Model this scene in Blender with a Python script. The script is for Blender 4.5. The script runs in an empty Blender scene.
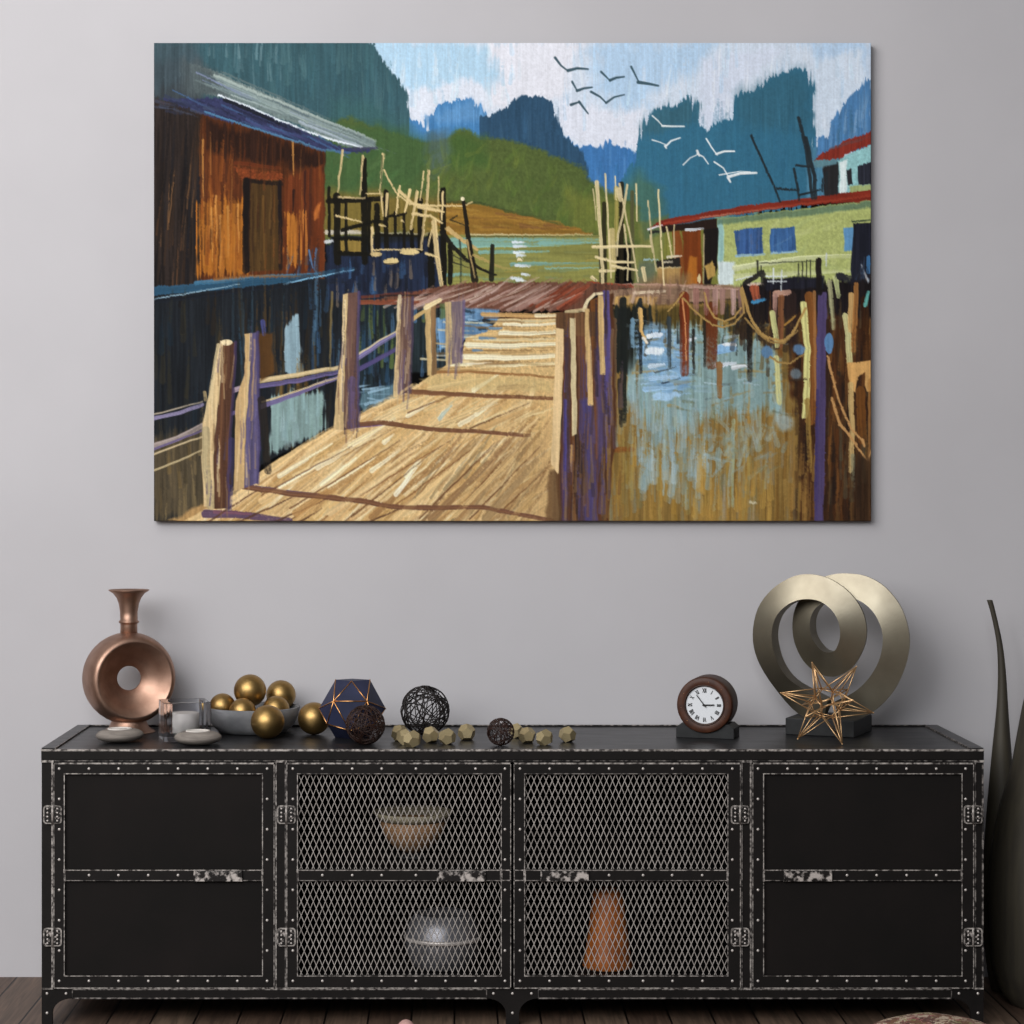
import bpy, bmesh, math, random
import numpy as np
from mathutils import Vector, Matrix

sc = bpy.context.scene
COL = sc.collection
PI = math.pi
F, DC, HC, VX, VY = 2185.0, 4.65, 1.153, 454.0, 484.0      # focal length in px, camera distance, camera height, vanishing point
TOP = 0.588                                                # height of the sideboard's top
WALL_Y = 0.46

def sca(y): return F / (DC + y)                            # px per metre at depth y
def X(px, y=0.0): return (px - VX) / sca(y)
def Z(py, y=0.0): return HC - (py - VY) / sca(y)
def Yt(py): return F * (HC - TOP) / (py - VY) - DC         # depth of a point of the table top seen at row py

# ---------------------------------------------------------------- materials
def lin(c):
    if isinstance(c, str):
        c = c.lstrip('#'); c = [int(c[i:i + 2], 16) / 255 for i in (0, 2, 4)]
    return [v / 12.92 if v <= .04045 else ((v + .055) / 1.055) ** 2.4 for v in c]

def mat(name, col, rough=.5, metal=0.0, col2=None, nscale=20, stretch=(1, 1, 1), lo=.35, hi=.65, bump=0.0, bscale=None, spec=.5, trans=0.0, ior=1.45, aniso=0.0, rvar=0.0, detail=4):
    m = bpy.data.materials.new(name); m.use_nodes = True
    nt = m.node_tree; b = nt.nodes['Principled BSDF']
    b.inputs['Base Color'].default_value = (*lin(col), 1); b.inputs['Roughness'].default_value = rough
    b.inputs['Metallic'].default_value = metal; b.inputs['Specular IOR Level'].default_value = spec
    b.inputs['Transmission Weight'].default_value = trans; b.inputs['IOR'].default_value = ior
    b.inputs['Anisotropic'].default_value = aniso
    if col2 or bump or rvar:
        tc = nt.nodes.new('ShaderNodeTexCoord'); mp = nt.nodes.new('ShaderNodeMapping'); mp.inputs['Scale'].default_value = stretch
        nz = nt.nodes.new('ShaderNodeTexNoise'); nz.inputs['Scale'].default_value = nscale; nz.inputs['Detail'].default_value = detail
        nt.links.new(tc.outputs['Object'], mp.inputs[0]); nt.links.new(mp.outputs[0], nz.inputs['Vector'])
        if col2:
            r = nt.nodes.new('ShaderNodeValToRGB'); e = r.color_ramp.elements
            e[0].position = lo; e[1].position = hi; e[0].color = (*lin(col), 1); e[1].color = (*lin(col2), 1)
            nt.links.new(nz.outputs['Fac'], r.inputs[0]); nt.links.new(r.outputs[0], b.inputs['Base Color'])
        if rvar:
            mr = nt.nodes.new('ShaderNodeMapRange'); mr.inputs['To Min'].default_value = rough - rvar; mr.inputs['To Max'].default_value = rough + rvar
            nt.links.new(nz.outputs['Fac'], mr.inputs[0]); nt.links.new(mr.outputs[0], b.inputs['Roughness'])
        if bump:
            n2 = nz
            if bscale:
                n2 = nt.nodes.new('ShaderNodeTexNoise'); n2.inputs['Scale'].default_value = bscale; n2.inputs['Detail'].default_value = 5
                nt.links.new(mp.outputs[0], n2.inputs['Vector'])
            bp = nt.nodes.new('ShaderNodeBump'); bp.inputs['Strength'].default_value = bump; bp.inputs['Distance'].default_value = .002
            nt.links.new(n2.outputs['Fac'], bp.inputs['Height']); nt.links.new(bp.outputs[0], b.inputs['Normal'])
    return m

# ---------------------------------------------------------------- mesh building
class MB:
    def __init__(s): s.v = []; s.f = []; s.m = []; s.sm = []
    def add(s, vs, fs, mi=0, smooth=False):
        o = len(s.v); s.v += [tuple(p) for p in vs]
        for f in fs: s.f.append([i + o for i in f]); s.m.append(mi); s.sm.append(smooth)
        return s
    def box(s, x0, x1, y0, y1, z0, z1, mi=0):
        vs = [(x, y, z) for z in (z0, z1) for y in (y0, y1) for x in (x0, x1)]
        return s.add(vs, [(0, 2, 3, 1), (4, 5, 7, 6), (0, 1, 5, 4), (1, 3, 7, 5), (3, 2, 6, 7), (2, 0, 4, 6)], mi)
    def loft(s, rings, mi=0, smooth=True, cap0=True, cap1=True, closed=False):
        n = len(rings[0]); vs = [p for r in rings for p in r]; fs = []
        k = len(rings)
        for i in range(k if closed else k - 1):
            a, b = i * n, ((i + 1) % k) * n
            for j in range(n):
                fs.append((a + j, a + (j + 1) % n, b + (j + 1) % n, b + j))
        s.add(vs, fs, mi, smooth)
        if not closed:
            if cap0: s.add(rings[0], [list(range(n))[::-1]], mi, False)
            if cap1: s.add(rings[-1], [list(range(n))], mi, False)
        return s
    def lathe(s, prof, n=48, c=(0, 0, 0), mi=0, smooth=True, cap0=True, cap1=True, closed=False):
        rings = [[(c[0] + r * math.cos(2 * PI * j / n), c[1] + r * math.sin(2 * PI * j / n), c[2] + z) for j in range(n)] for r, z in prof]
        return s.loft(rings, mi, smooth, cap0, cap1, closed)
    def latheY(s, prof, n=64, c=(0, 0, 0), mi=0, smooth=True, cap0=True, cap1=True, closed=False):
        """profile of (radius, y) turned about the local Y axis"""
        rings = [[(c[0] + r * math.sin(2 * PI * j / n), c[1] + y, c[2] + r * math.cos(2 * PI * j / n)) for j in range(n)] for r, y in prof]
        return s.loft(rings, mi, smooth, cap0, cap1, closed)
    def tube(s, path, r, n=6, mi=0, closed=False, smooth=True):
        P = [Vector(p) for p in path]; k = len(P); rs = r if isinstance(r, (list, tuple)) else [r] * k
        rings = []; up = None
        for i in range(k):
            a = P[(i - 1) % k] if (closed or i) else P[0]; b = P[(i + 1) % k] if (closed or i < k - 1) else P[-1]
            t = (b - a).normalized()
            if up is None: up = t.orthogonal().normalized()
            up = (up - t * up.dot(t)); up = up.normalized() if up.length > 1e-6 else t.orthogonal().normalized()
            w = t.cross(up)
            rings.append([tuple(P[i] + (up * math.cos(2 * PI * j / n) + w * math.sin(2 * PI * j / n)) * rs[i]) for j in range(n)])
        return s.loft(rings, mi, smooth, closed=closed)
    def ball(s, c, r, n=32, mi=0, sq=(1, 1, 1)):
        k = n // 2; rings = []
        for i in range(1, k):
            a = PI * i / k
            rings.append([(c[0] + sq[0] * r * math.sin(a) * math.cos(2 * PI * j / n), c[1] + sq[1] * r * math.sin(a) * math.sin(2 * PI * j / n), c[2] - sq[2] * r * math.cos(a)) for j in range(n)])
        s.loft(rings, mi, True, False, False); m = len(rings) - 1
        s.add(rings[0] + [(c[0], c[1], c[2] - sq[2] * r)], [(j + 1 if j + 1 < n else 0, j, n) for j in range(n)], mi, True)
        return s.add(rings[m] + [(c[0], c[1], c[2] + sq[2] * r)], [(j, (j + 1) % n, n) for j in range(n)], mi, True)
    def build(s, name, mats, parent=None, off=(0, 0, 0), bevel=0.0, seg=2):
        me = bpy.data.meshes.new(name)
        o3 = Vector(off); me.from_pydata([tuple(Vector(p) - o3) for p in s.v], [], s.f)
        for m in (mats if isinstance(mats, (list, tuple)) else [mats]): me.materials.append(m)
        me.polygons.foreach_set('material_index', s.m); me.polygons.foreach_set('use_smooth', s.sm)
        bm = bmesh.new(); bm.from_mesh(me); bmesh.ops.remove_doubles(bm, verts=bm.verts, dist=1e-6)
        bmesh.ops.recalc_face_normals(bm, faces=bm.faces); bm.to_mesh(me); bm.free(); me.update()
        o = bpy.data.objects.new(name, me); COL.objects.link(o)
        if parent: o.parent = parent
        if bevel:
            bv = o.modifiers.new('bevel', 'BEVEL'); bv.width = bevel; bv.segments = seg; bv.limit_method = 'ANGLE'; bv.angle_limit = math.radians(40)
        return o

def tag(o, label, cat, group=None):
    o['label'] = label; o['category'] = cat
    if group: o['group'] = group
    return o
def thing(name, loc, label, cat, group=None, rz=0.0):
    o = bpy.data.objects.new(name, None); COL.objects.link(o); o.empty_display_size = .05
    o.location = loc; o.rotation_euler = (0, 0, rz)
    return tag(o, label, cat, group)
def copy_tree(o, parent=None):
    c = o.copy(); COL.objects.link(c)
    if parent: c.parent = parent
    for ch in list(o.children): copy_tree(ch, c)
    return c
def spline(pts, n):
    """smooth curve through points (Catmull-Rom), n samples per span; points of any dimension"""
    P = [np.array(p, float) for p in pts]; out = []
    P = [2 * P[0] - P[1]] + P + [2 * P[-1] - P[-2]]
    for i in range(1, len(P) - 2):
        for k in range(n):
            t = k / n; a, b, c, d = P[i - 1:i + 3]
            out.append(.5 * (2 * b + (c - a) * t + (2 * a - 5 * b + 4 * c - d) * t * t + (3 * b - a - 3 * c + d) * t ** 3))
    out.append(P[-2]); return out
PAINT_GAIN, EXPOSURE = 0.98, 0.0
# ---------------------------------------------------------------- the painting's brushwork (its own surface colour)
PS = 1.3; PX0, PY0, PX1, PY1 = 154.0, 43.0, 871.0, 521.0
PW = int(round((PX1 - PX0) * PS)); PH = int(round((PY1 - PY0) * PS))
prng = np.random.default_rng(7)
GX, GY = np.meshgrid(PX0 + (np.arange(PW) + .5) / PS, PY0 + (np.arange(PH) + .5) / PS)
cv = np.zeros((PH, PW, 3))

def vnoise(sx, sy, seed):
    r = np.random.default_rng(seed)
    gx = (GX - PX0) / sx; gy = (GY - PY0) / sy
    g = r.random((int(gy.max()) + 3, int(gx.max()) + 3))
    ix = gx.astype(int); iy = gy.astype(int); fx = gx - ix; fy = gy - iy
    fx = fx * fx * (3 - 2 * fx); fy = fy * fy * (3 - 2 * fy)
    return (g[iy, ix] * (1 - fx) + g[iy, ix + 1] * fx) * (1 - fy) + (g[iy + 1, ix] * (1 - fx) + g[iy + 1, ix + 1] * fx) * fy

NV = .6 * vnoise(1.3, 34, 1) + .4 * vnoise(3.1, 70, 2)        # vertical bristles
NH = .6 * vnoise(34, 1.4, 3) + .4 * vnoise(60, 3, 4)          # horizontal bristles
NW = .5 * vnoise(1.2, 1.2, 5) + .5 * vnoise(2.2, 2.2, 6)      # canvas tooth
NJX = vnoise(9, 9, 8) - .5; NJY = vnoise(9, 9, 9) - .5        # wobble of edges
NB = vnoise(45, 45, 10)                                       # big soft blotches

def hx(c):
    if not isinstance(c, str): return np.array(c, float)
    c = c.lstrip('#')
    return np.array([int(c[i:i + 2], 16) / 255 for i in (0, 2, 4)])

def box_of(pts, m):
    a = np.array(pts, float)
    x0 = max(0, int((a[:, 0].min() - m - PX0) * PS)); x1 = min(PW, int((a[:, 0].max() + m - PX0) * PS) + 2)
    y0 = max(0, int((a[:, 1].min() - m - PY0) * PS)); y1 = min(PH, int((a[:, 1].max() + m - PY0) * PS) + 2)
    return (slice(y0, y1), slice(x0, x1)) if x1 > x0 and y1 > y0 else None

def lay(s, m, col, amp, tex):
    c = hx(col)
    t = {'v': NV, 'h': NH, 'w': NW, 'b': NB}[tex][s] - .5
    t2 = NW[s] - .5
    cc = c[None, None, :] * (1 + amp * 2 * t + .10 * t2)[..., None]
    cv[s] = cv[s] * (1 - m[..., None]) + np.clip(cc, 0, 1) * m[..., None]

def poly(pts, col, jit=2.0, soft=.8, a=1.0, amp=.10, tex='v', dry=0.0):
    """a filled area; soft = feather in px, dry = how far bristle streaks break its edge"""
    s = box_of(pts, 4 + soft * 2 + dry)
    if s is None: return
    x = GX[s] + NJX[s] * 2 * jit; y = GY[s] + NJY[s] * 2 * jit
    P = np.array(pts, float); Q = np.roll(P, -1, 0)
    ins = np.zeros(x.shape, bool); d2 = np.full(x.shape, 1e9)
    for (ax, ay), (bx, by) in zip(P, Q):
        if ay != by:
            c = ((ay > y) != (by > y)) & (x < (bx - ax) * (y - ay) / (by - ay) + ax)
            ins ^= c
        L = (bx - ax) ** 2 + (by - ay) ** 2 + 1e-9
        t = np.clip(((x - ax) * (bx - ax) + (y - ay) * (by - ay)) / L, 0, 1)
        d2 = np.minimum(d2, (x - ax - t * (bx - ax)) ** 2 + (y - ay - t * (by - ay)) ** 2)
    sd = np.where(ins, 1, -1) * np.sqrt(d2)
    if dry: sd = sd + dry * 2 * ({'v': NV, 'h': NH}.get(tex, NW)[s] - .5)
    m = np.clip(sd / soft + .5, 0, 1)
    lay(s, m * a, col, amp, tex)

def stroke(pts, w, col, w2=None, a=1.0, dry=.25, amp=.12, jit=.5):
    """a brush stroke along pts; width w at its start, w2 at its end"""
    w2 = w if w2 is None else w2
    s = box_of(pts, max(w, w2) + 2)
    if s is None: return
    x = GX[s] + NJX[s] * 2 * jit; y = GY[s] + NJY[s] * 2 * jit
    P = np.array(pts, float)
    ln = np.hypot(*np.diff(P, axis=0).T); tot = ln.sum() + 1e-9; acc = 0
    best = np.full(x.shape, 1e9); bu = np.zeros(x.shape); bv = np.zeros(x.shape); bw = np.ones(x.shape)
    for (ax, ay), (bx, by), l in zip(P[:-1], P[1:], ln):
        if l < 1e-6: continue
        tx, ty = (bx - ax) / l, (by - ay) / l
        t = np.clip(((x - ax) * tx + (y - ay) * ty), 0, l)
        d = np.hypot(x - ax - t * tx, y - ay - t * ty)
        v = (x - ax) * -ty + (y - ay) * tx
        u = (acc + t) / tot; ww = (w + (w2 - w) * u) * .5
        k = d - ww < best
        best = np.where(k, d - ww, best); bu = np.where(k, u, bu); bv = np.where(k, v, bv)
        acc += l
    br = prng.random(64)
    q = (bv * 1.1 + 32).clip(0, 62); iq = q.astype(int); fq = q - iq
    b = br[iq] * (1 - fq) + br[iq + 1] * fq
    m = np.clip(.5 - best * PS * .9, 0, 1)
    if dry: m = m * np.clip(1.15 - dry * 2.2 * np.clip(bu * 1.2 - b * .9 + (NW[s] - .5) * 1.2, 0, 1), 0, 1)
    c = hx(col)[None, None, :] * (1 + amp * 2 * (b - .5) + .08 * (NW[s] - .5))[..., None]
    m = (m * a)[..., None]
    cv[s] = cv[s] * (1 - m) + np.clip(c, 0, 1) * m

def hatch(pts, n, ang, ln, w, cols, a=.8, dry=.5, spread=8, seed=1, amp=.12):
    """n loose strokes scattered inside an area, all about one direction"""
    r = np.random.default_rng(seed); P = np.array(pts, float)
    lo, hi = P.min(0), P.max(0); k = 0; tries = 0
    while k < n and tries < n * 30:
        tries += 1
        x, y = r.uniform(lo, hi); ins = False
        for (ax, ay), (bx, by) in zip(P, np.roll(P, -1, 0)):
            if (ay > y) != (by > y) and x < (bx - ax) * (y - ay) / (by - ay) + ax: ins = not ins
        if not ins: continue
        k += 1
        t = math.radians(ang + r.normal() * spread); L = ln * r.uniform(.5, 1.2) / 2
        dx, dy = math.cos(t) * L, -math.sin(t) * L
        stroke([(x - dx, y - dy), (x + dx, y + dy)], w * r.uniform(.6, 1.3), cols[r.integers(len(cols))], w * r.uniform(.3, .9), a * r.uniform(.6, 1), dry, amp)

def ell(cx, cy, rx, ry, col, **k):
    poly([(cx + rx * math.cos(i * math.pi / 8), cy + ry * math.sin(i * math.pi / 8)) for i in range(16)], col, **k)

def R(x0, y0, x1, y1): return [(x0, y0), (x1, y0), (x1, y1), (x0, y1)]

def smear(ax, ay, s1, s2, rows=None):
    """drag the wet paint: every point takes the paint from a little beside it, in bristle-wide lanes"""
    dx = (vnoise(2.6, 3.5, s1) - .5) * 2 * ax * PS; dy = (vnoise(1.0, 9, s2) - .5) * 2 * ay * PS
    jx = np.clip(np.arange(PW)[None, :] + dx, 0, PW - 1).round().astype(int)
    jy = np.clip(np.arange(PH)[:, None] + dy, 0, PH - 1).round().astype(int)
    cv[:] = .25 * cv + .75 * cv[jy, jx]

def paint_harbour():
    # ---- sky
    poly(R(150, 40, 875, 200), '#d3e0f0', 0, 1, amp=.03)
    poly([(360, 40), (512, 40), (505, 75), (490, 90), (470, 85), (430, 95), (400, 90)], '#b3d6ee', 6, 14, amp=.05, dry=8)
    poly([(590, 40), (720, 40), (690, 75), (650, 95), (625, 120), (600, 90)], '#b4d2ee', 6, 16, amp=.06, dry=8)
    poly([(800, 40), (871, 40), (871, 80), (840, 100)], '#b9d4f0', 5, 14, amp=.06, dry=8)
    poly([(480, 40), (590, 40), (575, 60), (560, 95), (500, 110), (470, 108), (500, 80)], '#e6e8f2', 4, 10, amp=.03, dry=6)
    poly([(404, 92), (430, 88), (470, 80), (490, 95), (484, 112), (460, 100), (436, 105), (428, 125), (408, 120)], '#dfe6f3', 3, 6, amp=.04, dry=4)
    poly([(560, 100), (600, 112), (640, 110), (640, 150), (590, 150), (562, 128)], '#e2e7f4', 4, 8, amp=.03, dry=5)
    poly([(700, 60), (790, 45), (735, 90), (728, 118), (710, 130), (700, 118)], '#d6e0f2', 4, 8, amp=.04, dry=6)
    poly([(812, 62), (860, 50), (868, 80), (832, 120), (826, 138), (815, 138)], '#d3e2f3', 3, 6, amp=.04, dry=5)
    hatch(R(560, 44, 870, 120), 70, 90, 34, 4, ['#e4eaf5', '#c2dbf0', '#aed0ee', '#dfe6f3'], .45, .8, 5, 3)
    hatch(R(385, 44, 520, 95), 45, 90, 30, 4, ['#c5e0f2', '#a9d0ec', '#d9e8f5'], .45, .8, 5, 4)
    # ---- far mountains
    poly([(404, 150), (405, 124), (410, 119), (420, 123), (427, 130), (427, 115), (436, 108), (447, 102), (460, 100), (470, 99), (478, 106), (486, 114), (500, 150)], '#4583bd', 1.5, 1.5, amp=.12, dry=5)
    poly([(427, 116), (470, 100), (486, 114), (484, 122), (440, 124)], '#6b9fd0', 2, 8, a=.6, amp=.12, dry=6)
    poly([(560, 130), (580, 147), (600, 147), (608, 142), (618, 146), (632, 153), (645, 152), (640, 215), (590, 215)], '#3e78b6', 2, 2, amp=.10, dry=4)
    hatch(R(590, 150, 640, 185), 22, 90, 22, 3, ['#5c92c8', '#3a6ea8', '#3477b0'], .5, .7, 4, 5)
    poly([(480, 145), (481, 117), (492, 114), (507, 106), (515, 99), (524, 96), (537, 97), (549, 100), (556, 119), (564, 134), (579, 149), (586, 162), (594, 195), (500, 195)], '#2f516e', 1.5, 1.5, amp=.12, dry=3.5)
    hatch(R(485, 115, 560, 150), 18, 90, 26, 4, ['#3a6488', '#29465f', '#3d5f7a'], .4, .7, 4, 6)
    # right teal mountain
    poly([(612, 215), (622, 180), (635, 159), (643, 131), (652, 112), (671, 104), (690, 96), (698, 104), (698, 124), (708, 131), (716, 124), (729, 116), (733, 95), (752, 91), (772, 78), (795, 69), (807, 71), (813, 92), (814, 154), (814, 205), (722, 222), (645, 232)], '#34708e', 2, 1.6, amp=.05, dry=6)
    poly([(642, 135), (653, 112), (690, 97), (699, 106), (696, 122), (670, 130)], '#3c6470', 3, 8, a=.6, amp=.2, dry=8)
    poly([(734, 95), (772, 79), (800, 70), (812, 92), (812, 130), (740, 130)], '#356274', 4, 16, a=.55, amp=.14, dry=8)
    hatch([(640, 150), (735, 110), (812, 100), (812, 195), (640, 220)], 90, 90, 34, 5, ['#3a7694', '#30698a', '#37728e', '#33708f'], .35, .7, 5, 8)
    poly([(612, 200), (640, 170), (665, 200), (660, 228), (620, 235)], '#4a7058', 4, 14, a=.75, amp=.1)
    poly(R(632, 222, 672, 292), '#7a7f42', 1, 3, amp=.15); poly([(640, 222), (668, 215), (664, 232), (645, 240)], '#5c7048', 1, 4); poly([(806, 150), (842, 140), (842, 202), (806, 204)], '#4a82a0', 1, 1.5, amp=.15)
    # right edge mountain
    poly([(815, 158), (815, 138), (828, 137), (831, 124), (843, 104), (860, 87), (872, 76), (872, 150)], '#4b7fb2', 1.5, 1.5, amp=.2, dry=4)
    hatch([(830, 130), (872, 80), (872, 140), (830, 150)], 26, 85, 34, 3, ['#6f9cc6', '#3f6f9c', '#3b6a8a', '#7fa6cc'], .5, .7, 5, 9)
    # left teal mountain
    poly([(150, 40), (360, 40), (372, 46), (380, 54), (388, 68), (400, 81), (405, 94), (408, 128), (406, 200), (150, 200)], '#385a63', 1.5, 1.6, amp=.13, dry=4)
    hatch([(200, 44), (365, 44), (402, 95), (402, 120), (260, 80)], 90, 90, 40, 5, ['#47707a', '#345962', '#40666c', '#52777c', '#38606c'], .4, .75, 4, 10)
    hatch([(205, 44), (300, 44), (300, 70), (240, 75)], 24, 90, 26, 2.5, ['#6d8f96', '#86a5ac', '#5d8088'], .4, .9, 3, 11)
    poly([(330, 100), (380, 105), (405, 125), (405, 150), (330, 150)], '#3d6868', 4, 16, a=.6)
    # ---- forest, bank and far water
    poly([(318, 150), (322, 128), (345, 117), (380, 129), (405, 137), (430, 142), (446, 139), (452, 133), (464, 129), (474, 134), (484, 139), (500, 139), (512, 139), (532, 147), (553, 155), (570, 163), (583, 167), (593, 180), (606, 190), (640, 205), (640, 245), (318, 245)], '#556533', 2.5, 4, amp=.08, tex='w', dry=2)
    poly([(318, 120), (405, 130), (440, 145), (420, 190), (318, 190)], '#3f6038', 4, 16, a=.75, amp=.08)
    poly([(440, 145), (455, 132), (484, 139), (490, 165), (450, 170)], '#42622f', 4, 12, a=.7)
    poly([(428, 134), (446, 130), (452, 160), (436, 178), (424, 160)], '#53686a', 3, 9, a=.65)
    hatch([(420, 150), (480, 145), (550, 160), (595, 190), (600, 225), (480, 200), (430, 190)], 120, 70, 18, 5, ['#5f7433', '#4c6430', '#66783a', '#587030', '#6d7c34'], .45, .6, 20, 12)
    hatch([(330, 150), (420, 150), (420, 190), (330, 190)], 40, 60, 20, 5, ['#3f6338', '#4a6a38', '#476036', '#507040'], .45, .6, 20, 13)
    poly([(565, 190), (600, 195), (640, 215), (640, 240), (570, 232)], '#7f8236', 4, 12, a=.55)
    poly([(324, 192), (445, 195), (445, 236), (324, 236)], '#80692f', 4, 10, a=.85, amp=.14)
    poly([(440, 203), (460, 202), (490, 206), (516, 213), (552, 222), (592, 233), (592, 237), (440, 238)], '#936c2a', 1.5, 2, amp=.18, tex='h', dry=2)
    hatch([(444, 206), (500, 211), (580, 231), (446, 234)], 46, -8, 34, 2.5, ['#a87c32', '#80582a', '#7a5030', '#b08a3e', '#8c6428'], .6, .6, 5, 14)
    stroke([(448, 202), (480, 203), (512, 212)], 3, '#3f4c2a', 2, .7); stroke([(505, 211), (532, 216), (560, 225)], 3, '#46552c', 2, .7)
    poly(R(430, 235, 615, 288), '#8b8a47', 1, 1.5, amp=.12, tex='h')
    stroke([(466, 234.6), (592, 234.6)], 1.6, '#e0cf9a', 1.2, .9, .2); stroke([(470, 236.4), (600, 236.4)], 1.4, '#5a5a3c', 1, .7)
    for y, x0, x1, w in ((240, 452, 602, 5), (245, 455, 560, 6), (252, 480, 548, 4), (264, 512, 602, 4), (268, 545, 600, 2), (243, 540, 605, 4), (275, 440, 475, 4)):
        stroke([(x0, y), (x1, y - .5)], w, '#7fb3ac', w * .6, .85, .4)
    hatch(R(450, 250, 600, 284), 40, 0, 30, 2.2, ['#9a9448', '#7c8350', '#a38f42', '#6f8a6c'], .55, .6, 3, 15)
    for x, y, w in ((518, 242, 10), (520, 246, 12), (519, 252, 10), (521, 255, 8), (523, 265, 14), (520, 259, 4), (526, 274, 7), (517, 278, 10), (521, 280, 9)):
        stroke([(x - w / 2, y), (x + w / 2, y + .7)], 3, '#dfeaf6' if w > 5 else '#e8d9b0', 2, .9, .3)
    # ---- dark left water and hut
    poly([(150, 285), (330, 262), (330, 236), (445, 236), (448, 300), (345, 320), (345, 420), (250, 470), (210, 521), (150, 521)], '#1d2126', 1, 1.5, amp=.3)
    poly([(326, 245), (440, 240), (440, 296), (326, 300)], '#20283c', 2, 4, amp=.3)
    poly([(150, 60), (196, 60), (205, 100), (205, 120), (150, 120)], '#3b4348', 3, 10, amp=.25, dry=6)
    poly([(150, 40), (195, 40), (200, 70), (150, 100)], '#42525a', 3, 10, a=.8, amp=.2, dry=8)
    poly([(150, 98), (222, 118), (270, 134), (325, 150), (325, 278), (255, 278), (150, 290)], '#5c2f17', 1, 1, amp=.3)
    poly([(150, 98), (202, 112), (200, 285), (150, 292)], '#2b2320', 2, 5, amp=.4, dry=5)
    hatch(R(156, 120, 200, 282), 50, 87, 80, 3, ['#191617', '#30251e', '#241d1b', '#3c2b20', '#1f1f24'], .7, .6, 2, 16)
    hatch(R(160, 180, 200, 270), 12, 86, 60, 1.6, ['#7a5030', '#8a6038', '#6a4428'], .6, .7, 2, 17)
    poly([(205, 118), (270, 136), (324, 152), (324, 172), (280, 166), (235, 160), (205, 150)], '#2e1b14', 3, 7, amp=.3, dry=8)
    poly([(199, 205), (215, 200), (245, 200), (246, 272), (199, 276)], '#a2601f', 2, 4, amp=.22, dry=8)
    hatch(R(202, 150, 245, 205), 34, 89, 46, 3, ['#7a3f1a', '#5a2c16', '#8f4c1c', '#4a2616'], .65, .6, 2, 18)
    hatch(R(202, 205, 244, 268), 30, 89, 50, 3, ['#b87028', '#97551e', '#8a4a1c', '#c07a30'], .6, .6, 2, 19)
    for x, y0, y1 in ((212, 208, 262), (220, 215, 268), (228, 206, 275), (238, 204, 252), (203, 140, 210), (216, 196, 240), (293, 140, 190)):
        stroke([(x, y0), (x + 1, y1)], 2, '#cf8e44', 1.2, .75, .5)
    poly([(236, 168), (258, 172), (281, 171), (282, 181), (262, 184), (240, 180)], '#7c3a1c', 1.5, 2.5, amp=.2, tex='w', dry=2)
    stroke([(236, 163), (280, 168)], 4, '#6a3018', 3, .8)
    poly([(243, 180), (281, 180), (282, 270), (245, 272)], '#4b351b', 1, 1.5, amp=.22)
    stroke([(247, 181), (246, 270)], 7, '#1b1514', 7, 1, .1); stroke([(280, 182), (281, 268)], 4, '#20191a', 4, .9)
    stroke([(248, 181), (282, 184)], 4, '#1e1614', 4, .9); stroke([(263, 196), (265, 268)], 2, '#7a5426', 1.5, .8)
    hatch(R(252, 190, 277, 262), 14, 89, 60, 2.5, ['#5c4220', '#3a2a18', '#6a4c26'], .6, .6, 1, 20)
    poly([(284, 178), (323, 165), (323, 275), (285, 272)], '#6a3218', 1.5, 3, amp=.25)
    poly([(286, 215), (300, 212), (301, 262), (287, 268)], '#b06a26', 2, 2.5, amp=.2, dry=7)
    poly([(303, 212), (308, 212), (308, 255), (304, 258)], '#b26a2c', 1, 2, amp=.2, dry=5)
    poly([(316, 206), (321, 202), (319, 218), (314, 221)], '#b5642a', 1, 2, amp=.2)
    stroke([(294, 190), (293, 214)], 3, '#2a1814', 1, .9); stroke([(305, 172), (305, 214)], 2.5, '#3a1e18', 1.5, .9); stroke([(311, 170), (310, 255)], 3, '#3c2018', 3, .7)
    hatch(R(288, 250, 318, 274), 16, 85, 22, 3, ['#22283c', '#2a3a58', '#3b5a80', '#2b2026'], .75, .6, 8, 21)
    stroke([(309, 250), (313, 268)], 2, '#4a78a8', 1, .8); stroke([(317, 248), (314, 270)], 2, '#4a78a8', 1, .8)
    hatch(R(200, 130, 322, 270), 70, 89, 60, 2, ['#3a2016', '#6e3a1a', '#2a1a14', '#8a4e20', '#4a2818', '#a8682c'], .5, .7, 1.5, 62)
    stroke([(247, 181), (246, 268)], 5, '#1b1514', 5, .85, .3); stroke([(280, 184), (281, 266)], 3, '#20191a', 4, .7, .4)
    # roof
    poly([(190, 64), (222, 74), (300, 108), (376, 141), (377, 149), (350, 148), (300, 126), (225, 98), (195, 92)], '#6f807f', 1, 1.5, amp=.12, tex='w', dry=1.5)
    poly([(185, 60), (215, 72), (232, 95), (200, 98), (180, 90)], '#4a5558', 3, 9, a=.85, amp=.2, dry=5)
    for a_, b_, c_, w in (((215, 76), (376, 141), '#a3b2ac', 3), ((225, 85), (374, 146), '#8fa09a', 3), ((222, 72), (330, 119), '#5d6f70', 2), ((230, 92), (340, 134), '#6f817e', 3)):
        stroke([a_, b_], w, c_, w * .7, .8, .4)
    hatch([(215, 78), (372, 142), (370, 147), (222, 92)], 60, -23, 60, 1.6, ['#93a5a3', '#5c6d70', '#a9b8b4', '#4f6066', '#7c8f90', '#808cb0'], .7, .6, 2, 60)
    stroke([(219, 95), (258, 111), (300, 129), (330, 139), (362, 147)], 2, '#d3dce4', 2.6, .95, .3)
    stroke([(300, 122), (345, 141), (360, 146)], 3, '#a4b2be', 2.4, .85, .4)
    poly([(160, 99), (222, 98), (262, 114), (305, 132), (345, 148), (370, 149), (368, 152), (345, 153), (318, 149), (262, 131), (205, 115)], '#33375a', 1, 1.5, amp=.12, tex='w', dry=2)
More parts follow.
